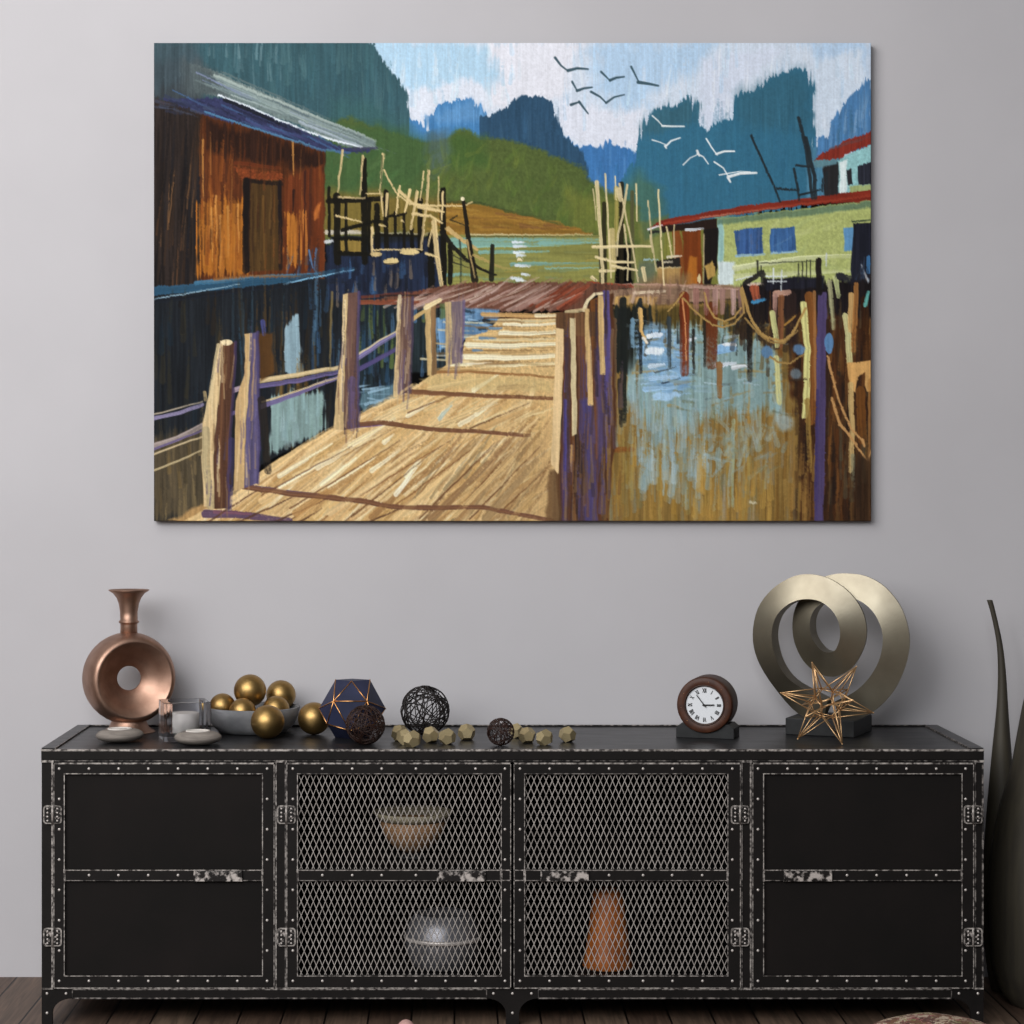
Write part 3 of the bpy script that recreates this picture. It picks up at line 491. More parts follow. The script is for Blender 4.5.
    poly(R(410, 308, 446, 372), '#222c30', 1, 2, amp=.4); hatch(R(410, 310, 446, 368), 22, 85, 20, 4, ['#4d7096', '#7fb0dc', '#5c6c3c', '#1c2022', '#2f4a60'], .8, .5, 8, 64)
    hatch([(380, 302), (470, 284), (560, 284), (540, 306), (440, 304)], 46, 28, 40, 2.6, ['#cdb0a4', '#a88478', '#dcc4b4', '#7c5648', '#b89688'], .75, .4, 4, 105)
    # ---- water seen between the rungs
    poly([(440, 308), (500, 309), (498, 330), (466, 340), (440, 350)], '#5d83a8', 1.5, 2, amp=.25); hatch(R(462, 311, 500, 332), 14, 0, 16, 3, ['#9cc4e6', '#22303a', '#b4d4ee', '#3a5a70', '#7fa8cc'], .8, .4, 10, 43)
    stroke([(484, 320), (502, 326)], 4, '#20242a', 3, .9); stroke([(438, 320), (440, 350)], 6, '#7fb0e0', 5, .8, .4); poly([(360, 392), (396, 384), (392, 396), (362, 412)], '#5a7a88', 2, 3, amp=.3); hatch(R(360, 385, 395, 408), 12, 5, 18, 2.5, ['#9cc0d8', '#22282c', '#7a9cb0'], .8, .4, 10, 44)
    poly([(440, 303), (456, 303), (454, 316), (440, 318)], '#5c7040', 1, 2, a=.8)
    # ---- boardwalk
    deck = [(172, 525), (205, 511), (240, 489), (269, 464), (300, 446), (333, 428), (365, 411), (396, 397), (414, 386), (430, 376), (448, 364), (463, 352), (466, 338), (486, 332), (500, 318), (560, 313), (558, 360), (555, 440), (553, 525)]
    poly(deck, '#dfba7c', .8, 1, amp=.10, tex='w')
    for k in range(26):                                              # plank tones running up the walk
        t = k / 25; x0 = 190 + t * 365; x1 = 415 + t * 142
        stroke([(x0, 525), (x0 * .45 + x1 * .55, 440), (x1, 384)], 11 - 3 * t, ['#e8c68c', '#d2aa6a', '#f0d09a', '#dcb478', '#c49a60'][(k * 7) % 5], 4, .7, .35)
    hatch([(255, 480), (330, 432), (540, 420), (545, 515), (300, 515)], 110, 38, 60, 3, ['#e8c88c', '#c3985a', '#a87c46', '#d8b070', '#eed39c', '#b58a50'], .65, .5, 5, 45)
    hatch([(400, 440), (550, 430), (548, 515), (470, 515)], 40, 52, 60, 3.4, ['#a5794a', '#b4884e', '#c49a60', '#8f6a42'], .6, .5, 5, 46)
    hatch([(340, 430), (420, 388), (550, 392), (545, 430)], 40, 30, 36, 3, ['#ecd09a', '#d2aa6c', '#c49c60', '#e0bc80'], .65, .5, 6, 47)
    hatch([(200, 521), (262, 472), (335, 430), (545, 432), (545, 521)], 150, 40, 74, 2.6, ['#f6e4b4', '#caa06a', '#9a7248', '#f2dcaa', '#dcb67c', '#b48a58', '#faecc6', '#ecd09a'], .6, .6, 6, 65)
    hatch([(345, 425), (425, 382), (552, 380), (548, 428)], 70, 26, 44, 2.4, ['#f0dca8', '#c09660', '#ead6a0', '#a8804e', '#d8b47a'], .6, .6, 8, 66)
    hatch([(440, 440), (552, 430), (550, 518), (420, 515)], 70, 54, 70, 3, ['#96704a', '#b68c58', '#7f5c3a', '#cfa870', '#a88a60', '#8c7a58'], .6, .6, 4, 67)
    poly([(480, 480), (500, 450), (553, 425), (553, 521), (500, 521), (455, 505)], '#a88556', 4, 14, a=.3)
    for a_, b_ in (((280, 475), (332, 443)), ((290, 483), (345, 449)), ((322, 483), (356, 457)), ((330, 487), (375, 457)), ((350, 446), (395, 418)), ((398, 492), (418, 460)), ((406, 475), (420, 459)), ((408, 415), (435, 401)), ((460, 424), (496, 402)), ((476, 414), (494, 401)), ((440, 418), (452, 402)), ((372, 470), (400, 450)), ((384, 442), (394, 434)), ((474, 390), (500, 373))):
        stroke([a_, b_], 5, '#f6e8bf', 2, .9, .35)
    stroke([(440, 418), (452, 405)], 4, '#a9bfb8', 2, .7, .4)
    for a_, b_ in (((394, 506), (470, 450)), ((430, 506), (500, 440)), ((460, 508), (520, 440)), ((300, 478), (400, 425)), ((360, 495), (450, 440)), ((500, 512), (545, 470)), ((290, 520), (312, 504)), ((320, 521), (345, 502)), ((345, 521), (362, 506))):
        stroke([a_, b_], 1.6, '#7a5030', 1.2, .7, .4)
    poly([(420, 378), (470, 376), (550, 380), (552, 392), (430, 388)], '#cdb478', 2, 4, a=.6)
    for p, w, c in (([(244, 486), (300, 494), (360, 500), (400, 507), (440, 507), (480, 506), (520, 514), (552, 520)], 6, '#6f4a3c'), ([(244, 485), (290, 491), (330, 497)], 4, '#5a4668'), ([(350, 425), (380, 422), (410, 426), (431, 429), (480, 431), (522, 435)], 5, '#7a4f3a'), ([(346, 426), (384, 424)], 4, '#6a5080'), ([(408, 391), (430, 392), (456, 394), (500, 396), (553, 398)], 4, '#8a5c38'), ([(436, 372), (470, 371), (494, 373), (530, 375), (556, 377)], 3.4, '#9a6c3e'), ([(206, 513), (240, 514), (290, 520)], 8, '#55405c'), ([(215, 511), (250, 513)], 4, '#7a5060')):
        stroke(p, w, c, w * .7, .92, .25)
    for y, x0, x1, w in ((320, 499, 568, 3), (332, 500, 558, 3.4), (344, 466, 556, 4.4), (356, 463, 556, 5.4), (339, 474, 554, 3), (364, 450, 556, 4)):
        stroke([(x0, y), ((x0 + x1) / 2, y + 1), (x1, y - 1)], w, '#f1e6bd' if w > 3 else '#e0cfa0', w * .8, .92, .3)
    for y, x0, x1 in ((326, 490, 556), (337, 480, 556), (350, 466, 556), (361, 470, 556)): stroke([(x0, y), (x1, y)], 1.8, '#8a6a42', 1.4, .7, .5)
    stroke([(483, 314), (530, 315), (584, 314)], 4.4, '#d0a264', 4, .95, .2); stroke([(484, 317.5), (570, 318)], 1.4, '#6a4426', 1.2, .8); stroke([(536, 315), (556, 315)], 4, '#f0e2b8', 3, .9)
    hatch([(462, 322), (556, 318), (556, 372), (440, 372)], 46, 1, 46, 2.4, ['#f4ead0', '#cfae74', '#8a6a44', '#e6d09c', '#b08c58', '#f0e2b4'], .7, .5, 3, 68)
    for a_, b_ in (((210, 520), (262, 487)), ((240, 521), (300, 493)), ((275, 521), (330, 497)), ((300, 521), (322, 508)), ((370, 521), (400, 508))): stroke([a_, b_], 2, '#5a3a2a', 1.4, .8, .3)
    # broad planks and sun patches on the walk
    for a_, b_, w_, c_ in (((262, 500), (352, 448), 7, '#e6c288'), ((296, 512), (400, 446), 8, '#b88a52'), ((330, 512), (430, 445), 7, '#eccb92'), ((372, 516), (450, 450), 7, '#a67a4a'), ((396, 518), (480, 445), 8, '#e8c68a'), ((432, 518), (510, 440), 8, '#94704a'), ((455, 515), (530, 438), 6, '#d8b478'), ((486, 518), (545, 450), 9, '#a08258'), ((512, 518), (548, 478), 6, '#c8a268'), ((280, 486), (330, 458), 4, '#fbeecb'), ((318, 468), (352, 448), 5, '#f8eac2'), ((350, 444), (392, 420), 5, '#f2dcaa'), ((396, 494), (420, 462), 5, '#fbf0d2'), ((376, 420), (420, 398), 6, '#ecd09a'), ((440, 424), (498, 402), 7, '#e4c48a'), ((480, 428), (540, 404), 6, '#c49c64'), ((430, 388), (480, 379), 6, '#d8bc82'), ((500, 388), (552, 384), 6, '#c8a870')):
        stroke([a_, b_], w_, c_, w_ * .5, .8, .5)
    for a_, b_ in (((262, 494), (352, 446)), ((290, 508), (400, 440)), ((352, 516), (440, 446)), ((420, 518), (495, 442)), ((470, 518), (540, 446)), ((408, 412), (450, 396)), ((470, 428), (530, 402))): stroke([a_, b_], 1.8, '#6e4a30', 1.2, .75, .35)
    for p in ([(244, 486), (300, 494), (360, 500), (400, 507), (440, 507), (480, 506), (520, 514), (552, 520)], [(350, 425), (380, 422), (410, 426), (431, 429), (480, 431), (530, 435)], [(408, 391), (456, 394), (500, 396), (553, 398)]): stroke(p, 5, '#7a5238', 3.4, .85, .35)
    for y, x0, x1, w in ((324, 504, 560, 3), (333, 500, 556, 3.6), (345, 468, 555, 5), (357, 466, 555, 5)): stroke([(x0, y), ((x0 + x1) / 2, y + 1), (x1, y - 1)], w, '#f6ecc8', w * .7, .95, .25)
    for x, y, w in ((496, 328, 12), (488, 338, 16), (478, 350, 9)): stroke([(x - w / 2, y), (x + w / 2, y)], 3, '#5d86ac', 2, .8, .4)
    smear(.45, .5, 70, 71)
    # ---- rails on the left
    for p, w, c in (([(154, 418), (180, 412), (203, 404)], 4, '#8c83a6'), ([(154, 414), (203, 401)], 1.4, '#c8b8a0'), ([(154, 446), (178, 438), (203, 425)], 6, '#b0a09a'), ([(154, 449), (203, 430)], 2.4, '#6d6088'), ([(154, 454), (203, 436)], 2, '#cbb68c'), ([(154, 470), (180, 460), (203, 449)], 2, '#c4b084'), ([(254, 381), (290, 376), (340, 367)], 5, '#d6be8e'), ([(256, 386), (300, 380), (340, 371)], 4.6, '#675d8c'), ([(257, 408), (300, 392), (340, 376)], 5, '#6a608c'), ([(262, 402), (310, 386), (338, 377)], 1.8, '#d8c294'), ([(357, 358), (380, 343), (398, 332)], 5, '#857cae'), ([(357, 355), (380, 340), (398, 330)], 1.6, '#d9c8a0'), ([(357, 370), (380, 358), (398, 347)], 5, '#504878'), ([(412, 320), (428, 308)], 4, '#c9a76a'), ([(228, 392), (246, 386)], 5, '#a894a0'), ([(228, 415), (240, 410)], 4, '#6a5c8c'), ([(358, 302), (396, 303)], 4, '#8a4a34')):
        stroke(p, w, c, w * .85, .95, .2)
    # ---- posts on the left
    def post(l, m, r, light, dark, edge=None):
        """light face between polylines l..m, dark face between m..r"""
        poly(m + r[::-1], dark, .6, 1, amp=.2); poly(l + m[::-1], light, .6, 1, amp=.12)
        if edge: stroke(r, 3, edge, 3, .8, .3)
    poly([(256, 334), (272, 332), (274, 372), (262, 380), (258, 372)], '#5c3c1c', 2, 3, a=.9); stroke([(263, 322), (264, 334)], 5, '#4a4f90', 4, .8, .4)
    post([(245, 334), (245, 372), (236, 400), (234, 490)], [(253, 333), (250, 375), (246, 430), (244, 488)], [(258, 332), (259, 390), (260, 450), (258, 482)], '#cba873', '#5b5378', '#453d66')
    stroke([(251, 334), (247, 400), (243, 440)], 2, '#e4cc98', 1.5, .8, .3); stroke([(255, 340), (252, 420)], 2, '#b8946a', 2, .7, .3); stroke([(262, 400), (268, 470)], 9, '#2a2420', 8, .8, .3)
    post([(221, 340), (214, 372), (203, 424), (202, 455), (204, 506)], [(224, 342), (219, 400), (214, 440), (214, 508)], [(236, 342), (233, 400), (230, 440), (230, 508)], '#d4b887', '#57392a', '#44385a')
    stroke([(206, 430), (207, 470), (211, 506)], 8, '#b0a078', 7, .8, .3); stroke([(219, 345), (212, 385), (206, 420)], 4, '#ecd4a0', 3, .8, .3); stroke([(226, 346), (221, 430), (219, 500)], 3, '#7c5236', 3, .7, .3); stroke([(232, 440), (229, 508)], 6, '#443c6a', 7, .6, .4); ell(227, 342, 6, 3, '#ead6a8', jit=.5)
    stroke([(205, 392), (206, 400)], 3, '#b8a070', 3, .8)
    post([(343, 294), (342, 350), (337, 380), (334, 429)], [(348, 293), (346, 350), (344, 400), (343, 430)], [(359, 292), (358, 350), (359, 426)], '#d2b480', '#664a42', '#51476e')
    stroke([(352, 380), (352, 426)], 8, '#5d5288', 9, .6, .4); stroke([(332, 292), (330, 370)], 2.4, '#8a7444', 2, .7, .4); stroke([(345, 300), (341, 400)], 2, '#f0dcae', 1.6, .6, .3)
    post([(398, 299), (396, 340), (393, 397)], [(402, 298), (400, 340), (398, 395)], [(413, 297), (412, 340), (410, 392)], '#d6bb88', '#6d5148', '#554862'); stroke([(400, 392), (404, 350)], 5, '#70659a', 4, .5, .4); stroke([(396, 396), (412, 384)], 3, '#d9b87e', 2, .7)
    post([(425, 303), (426, 340), (428, 375)], [(431, 303), (431, 340), (432, 376)], [(436, 303), (436, 340), (437, 374)], '#cfae74', '#8a6a46', None)
    post([(445, 302), (446, 335), (446, 366)], [(451, 302), (452, 330), (452, 364)], [(464, 301), (463, 330), (461, 362)], '#cdb17c', '#7c6a72', '#6a5c80')
    stroke([(400, 296), (398, 320)], 3, '#e8d8b0', 3, .8); stroke([(426, 307), (440, 300)], 5, '#e6d3a0', 4, .9)
    for k_, (q_, cs_) in enumerate((([(205, 506), (214, 372), (221, 342), (234, 344), (230, 506)], ['#e6cf9e', '#8a6a48', '#4e3426', '#c8ab7a', '#6a4630', '#5a4c6c']), ([(236, 486), (238, 400), (246, 336), (256, 336), (258, 482)], ['#dcbf8e', '#6a5e84', '#a88a66', '#4e4468', '#c0a070']), ([(336, 426), (344, 296), (358, 296), (358, 424)], ['#dcc08c', '#7a5a4a', '#5c5070', '#94785c', '#4a3a40']), ([(395, 394), (399, 300), (412, 300), (410, 390)], ['#d8c094', '#84665a', '#5e5068', '#a08466']), ([(446, 362), (446, 304), (463, 303), (460, 360)], ['#c8b088', '#84747a', '#6a5e70', '#a08c70']))):
        hatch(q_, 34, 88, 40, 1.8, cs_, .6, .65, 2.5, 80 + k_)
    # ---- posts on the right of the walk
    poly([(594, 300), (613, 292), (616, 420), (608, 525), (560, 525), (556, 470), (575, 320)], '#5a3722', 1, 1.5, amp=.2)
    poly([(549, 470), (560, 468), (562, 525), (545, 525)], '#6a4c30', 1.5, 3, a=.8)
    poly([(563, 330), (573, 328), (571, 450), (569, 525), (562, 525)], '#6b3d24', .6, 1, amp=.15); poly([(563, 400), (568, 380), (568, 525), (562, 525)], '#463f7a', 1, 4, a=.85)
    poly([(577, 316), (586, 311), (594, 420), (598, 525), (582, 525)], '#6a4430', .6, 1, amp=.15); poly([(580, 400), (592, 395), (597, 525), (584, 525)], '#4d4578', 1, 5, a=.9); stroke([(576, 430), (581, 521)], 4, '#2a2222', 5, .8, .3)
    poly([(590, 300), (599, 296), (602, 400), (606, 440), (596, 460)], '#7c4a24', .6, 1, amp=.15); poly([(594, 350), (601, 345), (606, 440), (598, 480)], '#4f4676', 1, 4, a=.85)
    poly([(603, 290), (609, 290), (612, 370), (612, 420), (606, 470), (604, 380)], '#564a80', .6, 1, amp=.12); stroke([(612, 330), (610, 440)], 3, '#8a6a50', 2, .7, .4)
    for pts, c in (([(556, 328), (564, 329), (562, 400), (558, 473), (551, 464), (554, 400)], '#e2bf86'), ([(570, 318), (575, 318), (576, 380), (577, 433), (572, 436), (571, 380)], '#dccb9c'), ([(584, 309), (589, 309), (592, 360), (593, 406), (588, 405), (586, 360)], '#dcb877'), ([(598, 295), (603, 296), (605, 374), (600, 374)], '#d6b478')):
        poly(pts, c, .5, .9, amp=.10)
    stroke([(571, 446), (572, 470)], 4, '#c49a64', 3, .8, .4); ell(560, 330, 4, 3, '#f0dcae', jit=.4)
    stroke([(584, 310), (588, 300), (594, 294), (602, 293)], 4, '#ecdcb0', 2.5, .95, .2); stroke([(566, 312), (586, 309)], 4, '#e6cf9a', 3, .9, .2)
    hatch(R(600, 380, 622, 520), 30, 90, 50, 3, ['#7a5432', '#8c6a3a', '#5a4a58', '#a07c44'], .6, .6, 2, 48)
    poly(R(556, 312, 600, 336), '#6b4a30', 1, 1.5, amp=.3)
    hatch([(562, 335), (606, 300), (612, 430), (600, 521), (562, 521)], 90, 90, 56, 2.6, ['#5a3824', '#4a4274', '#7a5030', '#332a30', '#8a6440', '#5c5288', '#3c2a22'], .6, .6, 1.5, 90)
    for pts, c in (([(556, 328), (563, 329), (561, 400), (558, 471), (552, 464), (554, 400)], '#dfbd86'), ([(570, 318), (574.5, 318), (576, 380), (576.5, 431), (573, 434), (571, 380)], '#d8c698'), ([(584, 309), (588.5, 309), (591, 360), (592.5, 404), (588, 403), (586, 360)], '#d6b276'), ([(598, 295), (602.5, 296), (604.5, 372), (600, 372)], '#d0ae74')):
        poly(pts, c, .4, 1.2, amp=.14, dry=1)
    poly([(556, 328), (564, 329), (561.5, 400), (559, 473), (551, 464), (553.5, 400)], '#eccb94', .4, 1, amp=.12, dry=.6); stroke([(568, 340), (567, 520)], 6, '#4e3a34', 6, .7, .4); stroke([(565, 400), (565, 520)], 3, '#4c4488', 3, .8, .4)
    hatch([(563, 470), (610, 440), (608, 521), (563, 521)], 24, 90, 40, 3, ['#6a5038', '#3a2c28', '#8a6a44', '#5a5084'], .6, .6, 2, 104)
    smear(.35, .4, 74, 75)
    # ---- gulls
    for p, w in (([(555, 58), (561, 66), (568, 71.5)], 2), ([(568, 71), (577, 68.5), (588, 69.5)], 2.6), ([(601, 72), (610, 81)], 1.8), ([(610, 80.5), (616, 78), (624, 77)], 2.4), ([(572, 82), (577, 91)], 1.8), ([(577, 91), (584, 88.5), (592, 87.5)], 2.4), ([(591, 92), (600, 97), (606, 103)], 2), ([(606, 103), (614, 97.5), (624, 95)], 2), ([(571, 105), (579, 102.5)], 2.4), ([(579, 102), (588, 114)], 2), ([(631, 67), (635, 75), (639, 83)], 1.8), ([(638, 82.5), (648, 84), (658, 86)], 2.8)):
        stroke(p, w * 1.25, '#3a5460', w * .7, .95, .05, .05, .15)
    for p, w in (([(652, 116), (658, 121), (663, 126.5)], 1.4), ([(662, 126), (672, 126.5), (684, 126.5)], 2), ([(652, 140), (660, 142.5), (666, 145)], 1.2), ([(666, 146), (671, 141), (680, 138)], 1.8), ([(683, 165), (690, 158), (697, 155)], 1.3), ([(697, 154), (703, 157), (708, 164)], 1.6), ([(697, 151), (699, 156)], 2.4), ([(706, 139), (711, 147), (717, 155)], 1.6), ([(716, 154), (724, 151.5), (734, 151.5)], 2.2), ([(714, 162), (723, 168), (729, 178)], 1.6), ([(728, 177), (740, 173.5), (756, 173)], 3), ([(719, 175), (740, 171.5), (750, 172)], 1.2), ([(728, 178), (730, 182)], 2.5), ([(665, 146), (666, 148)], 2.4)):
        stroke(p, w, '#eef3f4', w * .7, .97, .05, .05, .15)
    smear(.28, .28, 76, 77)
    g_ = cv.mean(-1, keepdims=True); cv[:] = g_ + (cv - g_) * .92
    # canvas weave over everything
    weave = (vnoise(.9, 26, 50) - .5) * .5 + (vnoise(.9, .9, 51) - .5) * .5
    cv[:] = np.clip(cv * (1 + .09 * weave[..., None]), 0, 1)
    return cv
# ---------------------------------------------------------------- materials of the place
M = {}
M['black'] = mat('blackened_steel', '#141211', .55, .0, '#1c1918', 14, lo=.3, hi=.75, bump=.12, bscale=180, spec=.2)
M['panel'] = mat('black_sheet_panel', '#151312', .65, .0, '#1b1716', 6, lo=.35, hi=.75, spec=.15)
M['topsheet'] = mat('worn_black_table_sheet', '#161618', .34, .0, '#222225', 11, (1, 2.2, 1), .35, .75, bump=.10, bscale=90, spec=.4, rvar=.08)
M['worn'] = mat('bare_worn_steel_edge', '#35302e', .5, .1, '#b3aca6', 120, (1, 1, 1), .38, .62, bump=.2, bscale=200)
M['worn2'] = mat('lightly_worn_edge', '#221f1e', .5, .1, '#968f8a', 100, (1, 1, 1), .43, .68)
M['rivet'] = mat('rivet_steel', '#c9c2bd', .4, .35)
M['pull'] = mat('chipped_steel_pull', '#1c1918', .42, .2, '#c4bcb6', 85, lo=.48, hi=.62, bump=.4, bscale=120)
M['hinge'] = mat('chipped_hinge', '#171514', .45, .2, '#b0a8a3', 130, lo=.54, hi=.68)
M['wire'] = mat('expanded_steel_wire', '#b9b2ac', .5, .1, '#98918b', 50)
M['inside'] = mat('cabinet_inside', '#0b0a0a', .85, spec=.1)
M['copper'] = mat('brushed_copper', '#b2917f', .48, 1.0, '#987968', 30, (1, 1, 1), .3, .7, bump=.05, bscale=260, rvar=.06)
M['copper_in'] = M['copper']
M['stone'] = mat('grey_stone', '#6f6862', .75, 0, '#8f877f', 26, (1, 1, 5), .3, .7, bump=.3, bscale=120, spec=.3)
M['wax'] = mat('white_wax', '#d3cdc6', .6, spec=.3)
M['glass'] = mat('thick_clear_glass', '#e9eaed', .10, 0, trans=1.0, ior=1.18)
M['concrete'] = mat('grey_concrete', '#66676a', .8, 0, '#858587', 18, (1, 1, 1), .3, .7, bump=.25, bscale=120, spec=.25)
M['gold'] = mat('matte_gold', '#b3955f', .42, 1.0, '#9b7b4c', 24, lo=.3, hi=.75, bump=.03, bscale=200)
M['navy'] = mat('navy_lacquer', '#23283f', .5, 0, '#2b304a', 30, spec=.35)
M['goldline'] = mat('copper_gold_wire', '#d29a62', .32, 1.0)
M['brownwire'] = mat('dark_brown_wire', '#281712', .5, .1, '#3a231b', 60)
M['blackwire'] = mat('black_wire', '#1d1817', .5, .2)
M['brass'] = mat('pale_brass', '#bfaf8b', .45, .6, '#a8986f', 60, lo=.3, hi=.7, bump=.1, bscale=200)
M['champagne'] = mat('brushed_champagne_metal', '#938c7b', .40, 1.0, '#807868', 16, (1, 1, 1), .3, .75, bump=.05, bscale=240, rvar=.05)
M['plinth'] = mat('black_stone_plinth', '#1b1c1d', .55, 0, '#262728', 30, bump=.1, bscale=140, spec=.35)
M['clockwood'] = mat('brown_leather_case', '#3a1c0d', .55, 0, '#4b2713', 60, bump=.15, bscale=160)
M['clockdark'] = mat('dark_case_side', '#2e1c15', .5, 0, '#3c251b', 30)
M['dial'] = mat('white_dial', '#dfe2e6', .5)
M['ink'] = mat('black_ink', '#131313', .5)
M['rosegold'] = mat('rose_gold_rod', '#e0b888', .42, .85)
M['ceramic'] = mat('olive_brown_glaze', '#34302a', .55, 0, '#454034', 9, (6, 6, .35), .3, .75, bump=.1, bscale=20, spec=.4)
M['tan'] = mat('tan_ceramic', '#a07a58', .6, 0, '#8b6848', 14)
M['rim'] = mat('sage_rim_glaze', '#9a917a', .6)
M['orange'] = mat('amber_glazed_clay', '#b4662a', .45, 0, '#7c3f18', 22, (1, 1, .6), .35, .75, bump=.2, bscale=60)
M['silverpot'] = mat('grey_metal_pot', '#8d8d92', .38, .6, '#75757a', 20)
M['pink'] = mat('pale_pink_stone', '#c9a49c', .7, 0, '#b58d86', 40)
M['canvas_edge'] = mat('dark_canvas_edge', '#2a2a2c', .8, bump=.2, bscale=400)

def wall_mat():
    m = mat('grey_plaster', '#c2c0c3', .9, 0, '#bdbbbe', 3.2, lo=.3, hi=.7, bump=.06, bscale=130, spec=.2); return m

def floor_mat():
    m = bpy.data.materials.new('dark_oak_planks'); m.use_nodes = True; nt = m.node_tree; N = nt.nodes.new; L = nt.links.new
    b = nt.nodes['Principled BSDF']; tc = N('ShaderNodeTexCoord'); mp = N('ShaderNodeMapping'); mp.inputs['Rotation'].default_value = (0, 0, PI / 2)
    mp.inputs['Location'].default_value = (0.8, -0.001, 0)
    br = N('ShaderNodeTexBrick'); br.offset = .37; br.inputs['Scale'].default_value = 1; br.inputs['Brick Width'].default_value = 1.4; br.inputs['Row Height'].default_value = .093
    br.inputs['Mortar Size'].default_value = .0022; br.inputs['Mortar Smooth'].default_value = .1; br.inputs['Bias'].default_value = 0
    br.inputs['Color1'].default_value = (*lin('#7a6757'), 1); br.inputs['Color2'].default_value = (*lin('#5f4c40'), 1); br.inputs['Mortar'].default_value = (*lin('#120c0a'), 1)
    m2 = N('ShaderNodeMapping'); m2.inputs['Scale'].default_value = (28, 1.6, 1); nz = N('ShaderNodeTexNoise'); nz.inputs['Scale'].default_value = 3; nz.inputs['Detail'].default_value = 8; nz.inputs['Distortion'].default_value = 1.2
    rp = N('ShaderNodeValToRGB'); rp.color_ramp.elements[0].position = .35; rp.color_ramp.elements[1].position = .7
    rp.color_ramp.elements[0].color = (.5, .5, .5, 1); rp.color_ramp.elements[1].color = (1.15, 1.12, 1.1, 1)
    mx = N('ShaderNodeMix'); mx.data_type = 'RGBA'; mx.blend_type = 'MULTIPLY'; mx.inputs['Factor'].default_value = 1
    L(tc.outputs['Object'], mp.inputs[0]); L(mp.outputs[0], br.inputs['Vector']); L(tc.outputs['Object'], m2.inputs[0]); L(m2.outputs[0], nz.inputs['Vector'])
    L(nz.outputs['Fac'], rp.inputs[0]); L(br.outputs['Color'], mx.inputs[6]); L(rp.outputs[0], mx.inputs[7]); L(mx.outputs[2], b.inputs['Base Color'])
    b.inputs['Roughness'].default_value = .5; b.inputs['Specular IOR Level'].default_value = .35
    bp = N('ShaderNodeBump'); bp.inputs['Strength'].default_value = .35; bp.inputs['Distance'].default_value = .002; L(br.outputs['Fac'], bp.inputs['Height']); bp.invert = True; L(bp.outputs[0], b.inputs['Normal'])
    return m

def rug_mat():
    m = bpy.data.materials.new('woven_floral_cloth'); m.use_nodes = True; nt = m.node_tree; N = nt.nodes.new; L = nt.links.new
    b = nt.nodes['Principled BSDF']; tc = N('ShaderNodeTexCoord'); nz = N('ShaderNodeTexNoise'); nz.inputs['Scale'].default_value = 30; nz.inputs['Detail'].default_value = 2
    vo = N('ShaderNodeTexVoronoi'); vo.inputs['Scale'].default_value = 55
    ad = N('ShaderNodeMix'); ad.data_type = 'RGBA'; ad.inputs['Factor'].default_value = .06
    L(tc.outputs['Object'], ad.inputs[6]); L(nz.outputs['Color'], ad.inputs[7]); L(ad.outputs[2], vo.inputs['Vector'])
    sp = N('ShaderNodeSeparateColor'); L(vo.outputs['Color'], sp.inputs[0])
    rp = N('ShaderNodeValToRGB'); rp.color_ramp.interpolation = 'CONSTANT'; el = rp.color_ramp.elements
    cols = ['#8d6f60', '#6d4a42', '#b8a58c', '#77553f', '#99605a', '#8f8a5c', '#c2ae98', '#5d4038']
    el[0].color = (*lin(cols[0]), 1); el[1].position = .125; el[1].color = (*lin(cols[1]), 1)
    for i in range(2, 8): e = el.new(i / 8); e.color = (*lin(cols[i]), 1)
    L(sp.outputs[0], rp.inputs[0]); L(rp.outputs[0], b.inputs['Base Color']); b.inputs['Roughness'].default_value = .95
    return m

# ---------------------------------------------------------------- the room
w = MB().box(-6, 6, WALL_Y, WALL_Y + .1, 0, 3.6).build('wall_back', wall_mat()); w['kind'] = 'structure'
f = MB().box(-6, 6, -6, WALL_Y, -.1, 0).build('floor', floor_mat()); f['kind'] = 'structure'

# ---------------------------------------------------------------- the painting on the wall
FY = WALL_Y - .024                                              # its front face
sf = sca(FY)
px0, px1, pz0, pz1 = X(PX0, FY), X(PX1, FY), Z(PY1, FY), Z(PY0, FY)
pc = ((px0 + px1) / 2, WALL_Y - .001, pz0)
pt = thing('canvas_painting', pc, 'large unframed painting of a boardwalk harbour below blue mountains, hung on the wall', 'painting')
MB().box(px0, px1, FY + .0012, WALL_Y - .001, pz0, pz1).build('stretched_canvas', M['canvas_edge'], pt, pc, bevel=.0015)
paint_harbour()
nx, nz_ = PW, PH
gx = np.linspace(px0, px1, nx); gz = np.linspace(pz1, pz0, nz_)
me = bpy.data.meshes.new('painted_face')
co = np.empty((nz_ + 2, nx + 2, 3), np.float32)                 # one ring more, folded back on to the canvas edge
xx = np.concatenate([[px0], gx, [px1]]); zz = np.concatenate([[pz1], gz, [pz0]])
co[..., 0] = xx[None, :]; co[..., 2] = zz[:, None]; co[..., 1] = FY
co[0, :, 1] = co[-1, :, 1] = FY + .004; co[:, 0, 1] = co[:, -1, 1] = FY + .004
co -= np.array(pc, np.float32)
nX, nZ = nx + 2, nz_ + 2
ii = np.arange(nX * nZ).reshape(nZ, nX)
q = np.stack([ii[:-1, :-1], ii[1:, :-1], ii[1:, 1:], ii[:-1, 1:]], -1).reshape(-1, 4)
me.vertices.add(nX * nZ); me.vertices.foreach_set('co', co.ravel())
me.loops.add(q.size); me.loops.foreach_set('vertex_index', q.ravel().astype(np.int32))
me.polygons.add(len(q)); me.polygons.foreach_set('loop_start', np.arange(0, q.size, 4, dtype=np.int32)); me.polygons.foreach_set('loop_total', np.full(len(q), 4, np.int32))
me.update(calc_edges=True)
cl = np.clip(cv, 0, 1); cl = np.where(cl <= .04045, cl / 12.92, ((cl + .055) / 1.055) ** 2.4)
cl = np.pad(cl, ((1, 1), (1, 1), (0, 0)), mode='edge')
